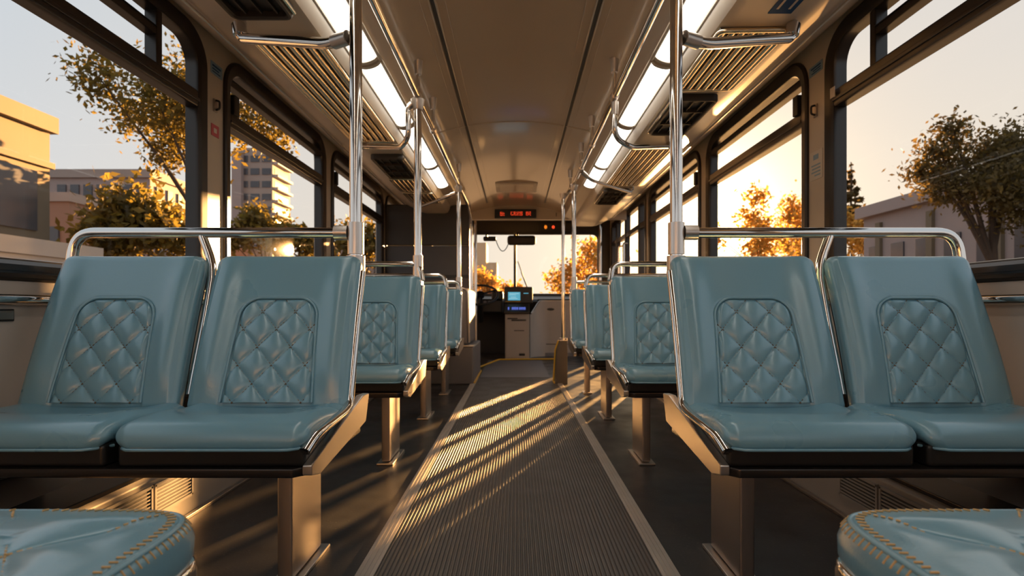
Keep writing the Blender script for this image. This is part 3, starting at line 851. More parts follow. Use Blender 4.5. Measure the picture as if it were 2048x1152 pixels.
# front foreground cushions (facing forward)
def front_cushion(sx, label):
    t = thing('foreground_seat', label, 'bus seat', (sx*.64, .45, 0), 'foreground seats facing forward')
    x0, x1, ya, yb = .376, .856, .16, .690
    nu, nv = 96, 96; cx, cy, hx, hy = (x0+x1)/2, (ya+yb)/2, (x1-x0)/2, (yb-ya)/2
    R = .075
    def inset_outline(k):     # rounded rectangle scaled by ring k (0..1)
        pass
    def top(x, y):
        # distance to rounded edge
        dx, dy = hx-abs(x), hy-abs(y)
        if dx < R and dy < R: d = R-math.hypot(R-dx, R-dy)
        else: d = min(dx, dy)
        a, b = x/.21+y/.25, x/.21-y/.25
        pf = (abs(math.sin(PI*a))*abs(math.sin(PI*b)))**.45
        wr = .0016*math.sin(31*x+9*math.sin(17*y))*math.sin(23*y+2)
        pn = .5+.5*math.cos(PI*min(1, max(0, (d-.02)/.09)))
        z = .4225+.012*sstep(0, .09, d)+.012*(pf-1)*sstep(.03, .07, d)+wr*sstep(0, .05, d)
        return z-.020*(1-rnd(d+.0005, .030))
    def ring_pt(q, k, N):
        # superellipse parametrisation of the rounded rectangle outline, scaled
        a = 2*PI*k/N; c, s = math.cos(a), math.sin(a); e = .24
        return q*hx*math.copysign(abs(c)**e, c), q*hy*math.copysign(abs(s)**e, s)
    N = 180; m = MB(); vs = []; rings = [1-(1-j/70)**1.7 if False else (j/70) for j in range(1, 71)]
    qs = [1-(1-j/80)**1.6 for j in range(1, 81)]
    # top surface as a regular grid mapped onto the outline
    for q in qs:
        for k in range(N):
            x, y = ring_pt(q, k, N); vs.append((sx*(cx+x), cy+y, top2(x, y, hx, hy, q)))
    for dz, q in ((.372+.034, 1.010), (.372+.014, 1.008), (.372, .985)):
        for k in range(N):
            x, y = ring_pt(q, k, N); vs.append((sx*(cx+x), cy+y, dz))
    nr_ = len(qs)+3; fs = []
    for j in range(nr_-1):
        for k in range(N):
            k2 = (k+1) % N; fs.append((j*N+k, j*N+k2, (j+1)*N+k2, (j+1)*N+k))
    c0 = len(vs); vs.append((sx*cx, cy, top2(0, 0, hx, hy, 0)))
    fs += [(c0, k, (k+1) % N) for k in range(N)]+[tuple((nr_-1)*N+k for k in range(N))]
    m.add(vs, fs)
    c = obj('seat_cushion', m, 'leather', t, ang=60)
    # welt + stitches along the upper edge
    def edge(q, dz): return [(sx*(cx+ring_pt(q, k, 240)[0]), cy+ring_pt(q, k, 240)[1], top2(*ring_pt(q, k, 240), hx, hy, q)+dz) for k in range(240)]
    obj('piping', MB().tube(edge(.966, .0016), .0036, 8, closed=True), 'leather', c, ang=75)
    st = MB(); even = []; acc = 0; prev = ring_pt(1, 0, 8000)
    for k in range(1, 8000):
        p = ring_pt(1, k, 8000); acc += math.hypot(p[0]-prev[0], p[1]-prev[1]); prev = p
        if acc > .0105: even.append(k); acc = 0
    for q0, q1 in ((.922, .950), (.980, .999)):
        A, B = [], []
        for k in even:
            pa = ring_pt(q0, k, 8000); pb = ring_pt(q1, k, 8000)
            A = Vector((sx*(cx+pa[0]), cy+pa[1], top2(*pa, hx, hy, q0)+.0012)); B = Vector((sx*(cx+pb[0]), cy+pb[1], top2(*pb, hx, hy, q1)+.0012))
            st.tube([A, B], .0012, 5)
    for fam in (0, 1):
        for k in range(-5, 6):
            for q in range(-80, 80):
                y = q*.0058; x = (k-y/.25)*.21 if fam == 0 else (k+y/.25)*.21
                qq = ((abs(x)/hx)**(2/.24)+(abs(y)/hy)**(2/.24))**(.12) if (x or y) else 0
                if qq > .90: continue
                d_ = Vector((sx*(-.21 if fam == 0 else .21), .25, 0)).normalized()*.0022
                p_ = Vector((sx*(cx+x), cy+y, top2(x, y, hx, hy, qq)+.0012)); st.tube([p_-d_, p_+d_], .0013, 5)
    obj('stitching', st, 'gold', c, ang=75)
    sh = MB(); sh.box(sx*(x0+.012), sx*(x1-.01), ya+.01, yb-.012, .335, .374, .012, 3); obj('seat_base', sh, 'brushed', t)
    # steel edge around base
    e = MB(); e.tube([(sx*(cx+ring_pt(.99, k, 120)[0]), cy+ring_pt(.99, k, 120)[1], .372) for k in range(120)], .008, 10, closed=True); obj('edge_trim', e, 'chrome', t)
    l = obj('leg', MB().box(sx*.60, sx*.64, .25, .5, .012, .338, .006), 'legm', t)
    obj('foot_plate', MB().box(sx*.585, sx*.655, .23, .52, 0, .010, .003), 'brushed', l)
    return t
def top2(x, y, hx, hy, q):
    a, b = x/.21+y/.25, x/.21-y/.25
    pf = (abs(math.sin(PI*a))*abs(math.sin(PI*b)))**.42
    d = (1-q)*.5*(hx+hy)
    wr = .0022*math.sin(40*x+5*math.sin(22*y+1))*math.sin(19*y+2+3*x)
    groove = -.004*math.exp(-((q-.966)/.010)**2)
    z = .4305+.012*sstep(0, .10, d)+.013*(pf-1)*sstep(.035, .075, d)+wr*sstep(0.02, .06, d)+groove
    return z-.016*(1-rnd(d+.0002, .016))-.002*sstep(.97, 1, q)
front_cushion(-1, 'quilted teal foreground seat cushion on the building side, facing forward')
front_cushion(1, 'quilted teal foreground seat cushion on the low-sun side, facing forward')

# ------------------------------------------------------------------ stickers and notices
def sticker(name, x, y0, y1, z0, z1, m, label, cat='sticker', lines=None, lm='pale'):
    sx = -1 if x < 0 else 1
    o = obj(name, MB().box(x, x-sx*.002, y0, y1, z0, z1), m); tag(o, label, cat)
    if lines:
        for (a, b, c, d_) in lines:
            obj('print', MB().box(x-sx*.002, x-sx*.0026, y0+(y1-y0)*a, y0+(y1-y0)*b, z0+(z1-z0)*c, z0+(z1-z0)*d_), lm, o)
    return o
T3 = [(.12, .85, .62, .78), (.12, .7, .38, .5), (.12, .8, .16, .26)]
sticker('info_sticker', -1.4195, 2.555, 2.655, 1.775, 1.832, 'bluel', 'pale blue sticker high on the pillar beside the tower window', lines=T3, lm='blue')
sticker('info_sticker', -1.4195, 2.56, 2.625, 1.485, 1.54, 'red', 'small red sticker on the pillar beside the tower window', lines=[(.3, .7, .3, .7)])
t = thing('window_hook', 'small dark metal catch on the pillar between pale blue and red stickers', 'hook', (-1.415, 2.59, 1.64))
obj('base', MB().box(-1.42, -1.412, 2.575, 2.605, 1.60, 1.66, .002), 'legm', t); obj('hook', MB().tube(fillet([(-1.412, 2.59, 1.655), (-1.395, 2.59, 1.65), (-1.395, 2.59, 1.615), (-1.412, 2.59, 1.61)], .01), .005, 8), 'black', t)
sticker('info_sticker', 1.4195, 2.545, 2.66, 1.785, 1.832, 'bluel', 'pale blue sticker high on the pillar beside the golden-tree window', lines=T3, lm='blue')
sticker('info_sticker', 1.4195, 2.545, 2.655, 1.285, 1.42, 'paper', 'pale paper notice low on the pillar beside the golden-tree window', 'notice', lines=[(.3, .7, .7, .88), (.15, .85, .48, .53), (.15, .8, .36, .41), (.15, .85, .24, .29), (.15, .6, .12, .17)], lm='bluel')
sticker('info_sticker', 1.4035, 2.42, 2.455, 1.61, 1.655, 'pale', 'tiny white label stuck on the dark frame of the large conifer window')
t = thing('window_hook', 'small dark metal catch on the pillar above the paper notice', 'hook', (1.415, 2.6, 1.62))
obj('base', MB().box(1.42, 1.412, 2.585, 2.615, 1.58, 1.64, .002), 'legm', t); obj('hook', MB().tube(fillet([(1.412, 2.6, 1.635), (1.395, 2.6, 1.63), (1.395, 2.6, 1.595), (1.412, 2.6, 1.59)], .01), .005, 8), 'black', t)
# blue sticker on the sloping cove
def cove_pt(x):
    for (xa, za), (xb, zb) in zip(CP, CP[1:]):
        if xb <= x <= xa: return za+(zb-za)*(xa-x)/(xa-xb)
def cove_sticker(xa, xb, y0, y1, m, off):
    mb_ = MB(); za, zb = cove_pt(xa)-off, cove_pt(xb)-off
    mb_.prism([(xa, za), (xb, zb), (xb, zb-.0015), (xa, za-.0015)], 'y', y0, y1); return mb_
o = obj('info_sticker', MB().box(.865, .945, 1.56, 1.89, EYE+1.0095, EYE+1.0115), 'blue'); tag(o, 'dark blue notice sticker on the low-sun-side cove near the camera', 'sticker')
for (a, b, c, d_) in ((.880, .888, 1.62, 1.86), (.900, .908, 1.60, 1.80), (.920, .928, 1.62, 1.86)):
    obj('print', MB().box(a, b, c, d_, EYE+1.0085, EYE+1.0093), 'pale', o)

# ------------------------------------------------------------------ front of the bus
# destination display
t = thing('destination_display', 'black dot-matrix destination display with red characters above the windscreen', 'display', (0, 6.85, 1.80))
X0, X1, Z0, Z1 = -.265, .252, 1.785, 1.897
obj('housing', MB().box(X0, X1, 6.80, 6.862, Z0, Z1, .008), 'black', t)
rg = random.Random(3); mled = MB(); dt = .0078
def dots(xa, xb, z0, rows):
    nx_ = int((xb-xa)/dt)
    for i in range(nx_):
        if i % 5 == 4: continue
        for j in range(rows):
            edge = (i % 5 in (0, 3)) or j in (0, rows-1, rows//2)
            if rg.random() < (.85 if edge else .12):
                x, z = xa+i*dt, z0+j*dt
                mled.box(x, x+dt*.72, 6.7965, 6.7995, z, z+dt*.72)
dots(-.195, -.14, 1.815, 6); dots(-.066, .084, 1.819, 6); dots(.124, .19, 1.819, 6)
obj('characters', mled, 'led', t, smooth=False)
t = thing('indicator_lamps', 'dark indicator strip with two red and orange lamps on the visor band', 'indicator', (.46, 8.25, 1.88))
obj('housing', MB().box(.33, .82, 8.26, 8.305, 1.835, 1.95, .006), 'brown', t)
obj('lamp', MB().ball((.445, 8.258, 1.888), .022, 1, .4, 1.3), 'ledo', t, label='orange indicator lamp')
obj('lamp', MB().ball((.56, 8.258, 1.888), .022, 1, .4, 1.1), 'led', t, label='red indicator lamp')

# interior mirror + camera pod with cable
t = thing('interior_mirror', 'dark rounded interior mirror hanging at the top of the windscreen', 'mirror', (.06, 7.9, 1.78))
obj('housing', MB().box(-.125, .285, 7.86, 7.95, 1.575, 1.715, .045, 5), 'brown', t)
obj('glass', MB().box(-.105, .265, 7.955, 7.957, 1.595, 1.695), 'chrome', t)
obj('arm', MB().tube(fillet([(.02, 7.93, 1.70), (.02, 8.0, 1.76), (.02, 8.29, 1.80)], .05), .014), 'black', t)
t = thing('dash_camera', 'small dark camera pod beside the interior mirror', 'camera', (-.37, 7.9, 1.7))
obj('pod', MB().box(-.47, -.285, 7.87, 7.95, 1.635, 1.70, .022, 4), 'brown', t)
obj('stalk', MB().box(-.44, -.41, 7.90, 8.29, 1.70, 1.73, .006), 'brown', t)
m = MB(); pts = []
for k in range(21):
    q = k/20; pts.append((-.29+.20*q, 7.9, 1.66-.17*math.sin(PI*q)**.8))
tag(obj('mirror_cable', MB().tube(pts, .006, 8), 'black'), 'thin cable sagging between the camera pod and the interior mirror', 'cable')
# wipers
t = thing('wiper', 'windscreen wiper leaning beside the centre post', 'wiper', (.1, 8.33, .9))
obj('arm', MB().cyl((.21, 8.36, .88), (.08, 8.36, 1.22), .010), 'black', t); obj('blade', MB().cyl((.03, 8.35, 1.38), (.14, 8.35, 1.05), .007), 'rubber', t)

# dashboard
t = thing('dashboard', 'long dark dashboard beneath the windscreen', 'dashboard', (0, 8.1, .8))
m = MB(); m.prism([(7.95, .60), (7.92, .76), (7.98, .80), (8.275, .855), (8.275, .60)], 'x', -1.36, 1.36, .01); obj('top', m, 'black', t)
m = MB(); m.box(-.62, -.175, 7.48, 7.915, .60, .80, .03, 3); m.box(-.33, -.175, 7.42, 7.70, .78, .905, .025, 3)
obj('instrument_binnacle', m, 'black', t)
m = MB(); 
for x in (-.42, -.36): m.cyl((x, 7.437, .80-.05), (x, 7.452, .80-.05), .022, 18)
obj('gauge', m, 'greyl', t)
# steering wheel
t = thing('steering_wheel', 'black steering wheel behind the driver pole', 'steering wheel', (-.50, 7.15, .80))
c = Vector((-.47, 7.12, .845)); nrm = Vector((0, -.55, .835)).normalized(); A = Vector((1, 0, 0)); B = nrm.cross(A)
R_ = .235
obj('rim', MB().tube([c+A*R_*math.cos(2*PI*k/48)+B*R_*math.sin(2*PI*k/48) for k in range(48)], .015, 10, closed=True), 'black', t)
for a in (30, 150, 270):
    a = math.radians(a); obj('spoke', MB().cyl(c, c+A*R_*math.cos(a)+B*R_*math.sin(a), .012), 'black', t)
m = MB(); m.cyl(c-nrm*.03, c+nrm*.02, .06, 20); obj('hub', m, 'black', t)
obj('column', MB().cyl(c-nrm*.02, c-nrm*.42, .035), 'black', t)
# driver seat
t = thing('driver_chair', 'dark driver seat mostly hidden behind the bulkhead', 'chair', (-.75, 6.55, 0))
obj('pedestal', MB().box(-.92, -.62, 6.38, 6.75, .0, .22, .02), 'grey', t)
obj('cushion', MB().box(-1.0, -.53, 6.30, 6.82, .25, .37, .05, 4), 'black', t)
obj('backrest', MB().box(-.98, -.55, 6.20, 6.32, .36, 1.02, .05, 4), 'black', t)
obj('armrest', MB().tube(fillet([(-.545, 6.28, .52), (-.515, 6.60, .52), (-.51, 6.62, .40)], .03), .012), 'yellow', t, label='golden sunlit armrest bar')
obj('suspension', MB().box(-.88, -.66, 6.42, 6.70, .20, .26), 'legm', t)
# console cabinet with display
t = thing('fare_console', 'beige driver console cabinet with slots beside the footwell', 'console', (.02, 7.3, 0))
obj('cabinet', MB().box(-.142, .175, 7.14, 7.75, .0, .60, .010), 'console', t)
obj('door', MB().box(-.125, .160, 7.132, 7.142, .03, .53, .004), 'console', t)
m = MB(); m.box(-.11, .02, 7.127, 7.134, .53, .545); m.box(-.06, .13, 7.127, 7.134, .505, .525); obj('ticket_slot', m, 'black', t)
obj('slot', MB().box(-.025, .105, 7.127, 7.134, .375, .385), 'black', t)
obj('latch', MB().box(.04, .115, 7.127, 7.134, .055, .085, .003), 'black', t)
m = MB(); m.prism([(7.08, .60), (7.08, .625), (7.30, .735), (7.45, .735), (7.45, .60)], 'x', -.15, .176, .008); obj('keypad_housing', m, 'brown', t)
kb = random.Random(5)
for (xa, xb) in ((-.105, -.085), (-.055, .03), (.04, .125)):
    m = MB(); x = xa
    while x < xb:
        m.prism([(7.125, .652), (7.125, .655), (7.185, .685), (7.185, .682)], 'x', x, x+.017, 0); x += .022
    obj('keys', m, 'keyb', t, label='blue lit keys')
t2 = thing('driver_monitor', 'dark driver monitor with cyan screen on the console', 'monitor', (.05, 7.35, .74))
obj('housing', MB().box(-.155, .222, 7.30, 7.46, .735, .955, .016, 3), 'brown', t2)
s_ = obj('screen', MB().box(-.105, .057, 7.296, 7.302, .775, .885), 'screen', t2)
m = MB()
for z, a, b in ((.862, -.09, .04), (.845, -.09, .0), (.815, -.07, .0), (.795, -.095, .02)): m.box(a, b, 7.294, 7.297, z, z+.006)
obj('text_line', m, 'screenl', s_)
obj('side_panel', MB().box(.082, .20, 7.297, 7.303, .76, .885), 'black', t2)
obj('status_bar', MB().box(.10, .165, 7.294, 7.298, .863, .873), 'screen', t2)
obj('lower_edge', MB().box(-.14, .06, 7.294, 7.302, .755, .762), 'yellow', t2)
# curved beige front panel
t = thing('front_panel', 'curved beige front panel with oval recess beside the door step', 'panel', (.5, 7.6, 0))
m = MB(); pl = fillet([(.184, 7.18, 0), (.20, 7.50, 0), (.36, 7.66, 0), (.84, 7.66, 0)], .12, 8)
vs = []; n = len(pl)
for k, p in enumerate(pl):
    q = min(1, max(0, (p.x-.184)/.17)); vs.append((p.x, p.y, .0)); vs.append((p.x, p.y, .585+.185*sstep(0, 1, q)))
vs2 = [(x+.0, y+.05, z) for x, y, z in vs]
m.add(vs+vs2, [(2*i, 2*i+2, 2*i+3, 2*i+1) for i in range(n-1)]+[(2*n+2*i, 2*n+2*i+2, 2*n+2*i+3, 2*n+2*i+1) for i in range(n-1)]+[(2*i+1, 2*i+3, 2*n+2*i+3, 2*n+2*i+1) for i in range(n-1)])
obj('shell', m, 'console', t)
pt = [(p.x, p.y+.02, .588+.185*sstep(0, 1, min(1, max(0, (p.x-.184)/.17)))) for p in pl]
obj('top_edge', MB().tube(pt[4:], .012, 8), 'brushed', t)
obj('recess', MB().ball((.48, 7.66, .655), .055, 1, .12, .32), 'brown', t)
obj('seam', MB().box(.37, .84, 7.655, 7.662, .165, .175), 'brown', t)
obj('kick_plate', MB().box(.36, .84, 7.652, 7.662, .0, .05), 'greyl', t)
obj('dark_ledge', MB().box(.30, .86, 7.72, 7.90, .775, .80, .008), 'black', t)
# bulkhead behind driver
t = thing('driver_bulkhead', 'dark grey bulkhead partition behind the driver', 'partition', (-.96, 5.95, 0))
obj('lower_panel', MB().box(-1.40, -.506, 5.93, 6.0, .0, 1.345, .01), 'grey', t)
obj('upper_panel', MB().box(-1.40, -.506, 5.92, 6.01, 1.352, 1.79, .01), 'brown', t)
obj('edge_strip', MB().box(-.512, -.498, 5.915, 6.015, .0, 1.79, .004), 'tray', t)
obj('mid_rail', MB().box(-1.40, -.51, 5.915, 5.93, 1.0, 1.03), 'black', t)
# modesty panel + base
t = thing('modesty_panel', 'grey padded modesty panel with rounded top behind the last building-side row', 'partition', (-.58, 5.2, 0))
obj('base_box', MB().box(-1.0, -.375, 4.84, 5.80, .0, .335, .015, 3), 'greyl', t)
obj('panel', MB().box(-1.0, -.425, 5.02, 5.78, .33, .86, .04, 4), 'greyl', t)
obj('ledge', MB().box(-1.0, -.37, 4.835, 5.0, .333, .345, .004), 'brushed', t)
obj('edge_strip', MB().tube(fillet([(-.70, 5.015, .855), (-.44, 5.015, .855), (-.428, 5.015, .36)], .05), .010), 'brushed', t)
obj('yellow_edge', MB().tube([(-.372, 4.86, .01), (-.372, 5.8, .01), (-.42, 6.05, .01)], .012, 8), 'yellow', t)
# wheel box on the low-sun side
t = thing('wheel_box', 'dark grey wheel box with yellow edge carrying a thin pole', 'box', (.43, 5.0, 0))
m = MB(); vs = []
for z, xa, xb, yc in ((0, .345, .455, 4.99), (.30, .36, .455, 4.985), (.386, .39, .450, 4.975)):
    vs += [(xa, 4.86, z), (xb, 4.86, z), (xb, yc, z), (xa, yc, z)]
fs = [(0, 1, 2, 3), (8, 9, 10, 11)]
for a in (0, 4): fs += [(a+i, a+(i+1) % 4, a+4+(i+1) % 4, a+4+i) for i in range(4)]
m.add(vs, fs); obj('housing', m, 'grey', t, ang=20)
obj('cap', MB().box(.385, .453, 4.855, 4.98, .384, .392, .003), 'brushed', t)
obj('yellow_edge', MB().tube([(.343, 4.87, .012), (.343, 4.985, .012), (.36, 4.98, .30), (.388, 4.975, .38)], .012, 8), 'yellow', t)

# ------------------------------------------------------------------ outside
GZ = -.95
struct('ground', MB().box(-260, 260, -120, 420, GZ-.5, GZ), 'road', 'asphalt street outside the bus', 'street')

def building(label, name, boxes, bands, mw, loc):
    t = thing(name, label, 'building', loc)
    for nm, b, m_ in boxes: obj(nm, MB().box(*b), m_, t, smooth=False)
    for nm, b, m_ in bands: obj(nm, MB().box(*b), m_, t, smooth=False)
    return t
# sunlit warm building
bands = []
for z0, z1 in ((-.2, 1.5), (2.55, 4.0)):
    for k in range(4):
        y0 = 5.2+k*2.15; bands.append(('window', (-11.74, -11.66, y0, y0+1.75, z0, z1), 'bglass'))
bx = [('wall', (-20, -11.7, 4.0, 13.8, GZ, 5.25), 'bwarm'), ('cornice', (-20.1, -11.55, 3.9, 13.9, 5.05, 5.45), 'bwarm'),
      ('string_course', (-20, -11.58, 3.95, 13.85, 1.8, 2.1), 'bwarm'), ('sill_band', (-20, -11.6, 3.95, 13.85, 4.15, 4.3), 'bwarm'),
      ('roof_tank', (-14.2, -13.6, 11.4, 12.0, 5.4, 6.5), 'bwhite')]
building('low sunlit orange building with wide windows beside the street', 'street_building', bx, bands, None, (-15, 9, GZ))
# barrier wall
t = thing('roadside_wall', 'pale low roadside wall with a capping rail outside the large window', 'wall', (-8, 7, GZ))
obj('panel', MB().box(-8.3, -8.0, 3.2, 10.6, GZ, 1.55), 'bwhite', t, smooth=False)
obj('capping', MB().box(-8.36, -7.95, 3.2, 10.6, 1.55, 1.82), 'bwhite', t, smooth=False)
obj('band', MB().box(-8.02, -7.98, 3.2, 10.6, 1.0, 1.2), 'bglass', t, smooth=False)
# long block
bands = []
for k in range(7):
    bands.append(('window', (-33.3+k*.95, -33.3+k*.95+.62, 39.9, 40.02, 7.4, 9.6), 'bglass'))
    bands.append(('window', (-33.3+k*.95, -33.3+k*.95+.62, 39.9, 40.02, 3.8, 6.2), 'bglass'))
for k in range(5):
    bands.append(('window', (-26.62, -26.5, 40.6+k*1.3, 41.2+k*1.3, 7.4, 9.6), 'bglass'))
    bands.append(('window', (-26.62, -26.5, 40.6+k*1.3, 41.2+k*1.3, 3.8, 6.2), 'bglass'))
building('long mauve office block behind the sunlit building', 'office_block', [('wall', (-34, -26.6, 40, 47, GZ, 10.4), 'bmauve'), ('parapet', (-34.2, -26.4, 39.8, 47.2, 10.1, 10.7), 'bstone')], bands, None, (-30, 43, GZ))
# brick block left of it
building('brown brick block between the orange building and the office block', 'brick_block',
         [('wall', (-24.5, -19.5, 24, 27, GZ, 5.4), 'bbrick'), ('parapet', (-24.6, -19.4, 23.9, 27.1, 5.3, 5.7), 'bstone')],
         [('window', (-24+k*.9, -23.5+k*.9, 23.9, 24.02, 2.2+3*0, 4.2), 'bglass') for k in range(5)], None, (-22, 25, GZ))
# tower
bands = []
for k in range(11):
    z = 3.0+k*1.62
    for x0 in (-35.2, -33.75, -32.3):
        bands.append(('window_band', (x0, x0+1.1, 69.9, 70.03, z, z+.8), 'bglass'))
    bands.append(('balcony', (-31.02, -30.4, 70.3, 75.0, z-.2, z+.12), 'bwhite'))
    bands.append(('balcony_window', (-31.05, -30.97, 70.6, 74.8, z+.2, z+1.0), 'bglass'))
building('tall stone tower block with balconies far behind the trees', 'tower_block',
         [('wall', (-35.8, -31.0, 70, 75.4, GZ, 21.0), 'bstone'), ('annex', (-35.8, -34.6, 69.2, 72, GZ, 20.2), 'bmauve')], bands, None, (-33, 72, GZ))
building('low red-roofed house at the foot of the tower', 'red_roof_house', [('wall', (-29.5, -25.5, 52, 56, GZ, 5.2), 'bmauve'), ('roof', (-29.8, -25.2, 51.7, 56.3, 5.2, 6.3), 'bbrick')],
         [('window', (-29+k*1.0, -28.5+k*1.0, 51.9, 52.02, 3.0, 4.2), 'bglass') for k in range(3)], None, (-27.5, 54, GZ))
building('pale distant block outside the third building-side window', 'pale_block', [('wall', (-24, -12.5, 62, 70, GZ, 7.6), 'bstone'), ('parapet', (-24.2, -12.3, 61.8, 70.2, 7.4, 8.0), 'bmauve')],
         [('window', (-23.5+k*1.5, -22.6+k*1.5, 61.9, 62.02, 3.4, 5.4), 'bglass') for k in range(7)], None, (-18, 66, GZ))
building('stone block tinted hazy gold down the street left of the windscreen post', 'street_end_block', [('wall', (-12, -3.2, 92, 100, GZ, 8.2), 'sand'), ('upper_storey', (-11, -5, 92.5, 99, 8.2, 11.6), 'sand')],
         [('window', (-11+k*1.6, -10.2+k*1.6, 91.9, 92.02, z, z+1.5), 'bmauve') for k in range(5) for z in (2, 5.2)], None, (-8, 96, GZ))
# long low building on the low-sun side
bands = []
for k in range(7):
    y0 = 15.4+k*1.45; bands.append(('window', (15.94, 16.03, y0, y0+.75, 2.0, 3.4), 'bglass'))
for k in range(4):
    bands.append(('pilaster', (15.86, 16.0, 15.0+k*3.0, 15.3+k*3.0, GZ, 4.4), 'bwarm'))
building('long low mauve building with shallow roof outside the conifer window', 'roadside_building',
         [('wall', (16, 24, 12, 25.3, GZ, 4.75), 'bmauve'), ('eaves', (15.7, 24.3, 11.8, 25.5, 4.75, 5.25), 'bmauve')], bands, None, (20, 19, GZ))

def leaves(blobs, n, size, seed, flat=1.0):
    rr = random.Random(seed); m = MB(); tot = sum(b[3]**2 for b in blobs)
    for (x, y, z, r) in blobs:
        for _ in range(int(n*r*r/tot)):
            v = Vector((rr.gauss(0, .48), rr.gauss(0, .48), rr.gauss(0, .48)))
            p = Vector((x+v.x*r, y+v.y*r, z+v.z*r*flat))
            a = Vector((rr.gauss(0, 1), rr.gauss(0, 1), rr.gauss(0, 1))).normalized(); b = a.orthogonal().normalized()
            b = (Matrix.Rotation(rr.uniform(0, 6.28), 3, a) @ b); c = a.cross(b); s_ = size*rr.uniform(.6, 1.4)
            m.add([p-b*s_, p+c*s_*.5, p+b*s_, p-c*s_*.5], [(0, 1, 2, 3)])
    return m
def tree(name, label, x, y, h, blobs, n, size, m_, seed, group='street trees outside', tr=.12, flat=1.0):
    t = thing(name, label, 'tree', (x, y, GZ), group)
    tm = MB(); tm.tube([(x, y, GZ), (x+.05, y, GZ+(h-GZ)*.5), (x, y, h)], lambda q: tr*(1-.6*q), 8)
    rr = random.Random(seed)
    for (bx_, by, bz, r) in blobs[:6]:
        z0 = GZ+(h-GZ)*.6; tm.tube([(x, y, z0), ((x+bx_)/2, (y+by)/2, (z0+bz)/2+.1), (bx_, by, bz)], lambda q: tr*.45*(1-.7*q), 6)
    obj('trunk', tm, 'bark', t)
    obj('crown', leaves(blobs, n, size, seed, flat), m_, t, smooth=False, fixn=False)
    return t
def at(px, py, Y): return ((px-1032)*Y/F, Y, EYE+(615-py)*Y/F)
def blobs_at(lst, Y, dy=.6, seed=1):
    rr = random.Random(seed); out = []
    for px, py, rpx in lst:
        x, y, z = at(px, py, Y); out.append((x, Y+rr.uniform(-dy, dy), z, rpx*Y/F))
    return out
b = blobs_at([(300, 205, 75), (350, 165, 60), (370, 235, 70), (255, 185, 55), (215, 215, 42), (330, 265, 55), (310, 310, 36), (430, 190, 80), (500, 230, 60), (545, 260, 44), (420, 260, 60)], 9.5, .8, 2)
tree('street_tree', 'spreading olive tree whose branches cross the two nearest building-side windows', (425-1032)*9.5/F, 9.6, 3.6, b, 9000, .05, 'leafo', 11, tr=.09)
b = blobs_at([(280, 430, 55), (225, 455, 50), (330, 450, 55), (190, 475, 30), (360, 485, 40), (270, 490, 60)], 16, 1, 3)
tree('bush', 'golden olive bush below the office block', (275-1032)*16/F, 16, 2.3, b, 4200, .13, 'leafo', 12)
b = blobs_at([(525, 445, 30), (510, 470, 30), (550, 475, 32), (480, 485, 26), (595, 480, 34), (625, 495, 30)], 34, 1.5, 4)
tree('small_tree', 'small green tree at the foot of the tower block', (530-1032)*34/F, 34, 4.6, b, 3000, .2, 'leafo', 13)
b = blobs_at([(690, 480, 40), (740, 470, 36), (720, 500, 44), (790, 490, 40), (820, 480, 30)], 44, 2, 5)
tree('small_tree', 'hazy round tree outside the third building-side window', (730-1032)*44/F, 44, 5, b, 2600, .26, 'leafo', 14)
b = blobs_at([(985, 566, 14), (965, 560, 18), (948, 552, 20), (1012, 576, 12), (1035, 578, 12), (975, 578, 18)], 60, 2, 6)
tree('roadside_tree', 'golden tree seen through the windscreen on the post side of the driver', (980-1032)*60/F, 60, 3.0, b, 1800, .2, 'leafg', 15)
b = blobs_at([(1172, 500, 24), (1185, 520, 30), (1160, 530, 24), (1130, 545, 24), (1105, 558, 20), (1150, 560, 34), (1190, 555, 34), (1215, 510, 34), (1120, 575, 26)], 48, 2, 7)
tree('roadside_tree', 'golden leafy tree seen through the door side of the windscreen', (1165-1032)*48/F, 48, 4.6, b, 2600, .2, 'leafg', 16)
b = blobs_at([(1505, 400, 24), (1520, 430, 28), (1508, 460, 22), (1425, 455, 18), (1418, 480, 20), (1525, 480, 34), (1535, 500, 36)], 52, 2, 8)
tree('roadside_tree', 'golden backlit tree nearest the sun outside the second low-sun-side window', (1522-1032)*52/F, 52, 7, b, 2000, .24, 'leafg', 17)
b = blobs_at([(1585, 415, 26), (1578, 440, 26), (1600, 460, 32), (1610, 495, 36), (1630, 430, 26), (1575, 490, 22)], 62, 2, 9)
tree('roadside_tree', 'golden backlit tree against the pillar outside the second low-sun-side window', (1600-1032)*62/F, 62, 8, b, 2600, .24, 'leafg', 18)
b = blobs_at([(1690, 445, 34), (1730, 450, 30), (1660, 470, 36), (1710, 485, 44), (1760, 480, 36), (1640, 500, 36)], 36, 2, 10)
tree('bush', 'orange hedge bush in front of the long low building', (1700-1032)*36/F, 36, 4, b, 3000, .17, 'leafg', 19)
# conifers
def conifer(label, px, Y, ytop, ybot, wpx, n, size, m_, seed):
    bl = []; rr = random.Random(seed)
    for k in range(11):
        q = k/10; py = ytop+(ybot-ytop)*q; w_ = wpx*(.12+.88*q)
        for s_ in (-1, 1):
            bl.append((px+s_*w_*.45*rr.uniform(.5, 1.2), py+rr.uniform(-4, 4), w_*.42))
    x, y, z = at(px, ytop-6, Y)
    return tree('conifer', label, x, y, z, blobs_at(bl, Y, .4, seed), n, size, m_, seed, tr=.1, flat=.55)
conifer('slim dark conifer rising behind the low building beside the pillar', 1702, 45, 330, 450, 30, 2200, .2, 'leafd', 21)
b = blobs_at([(1900, 260, 34), (1885, 300, 46), (1935, 330, 60), (1990, 310, 60), (2030, 290, 60), (1900, 370, 50), (1960, 380, 70), (2030, 370, 70), (2060, 330, 60), (1870, 335, 30), (2010, 430, 60)], 13.5, .9, 11)
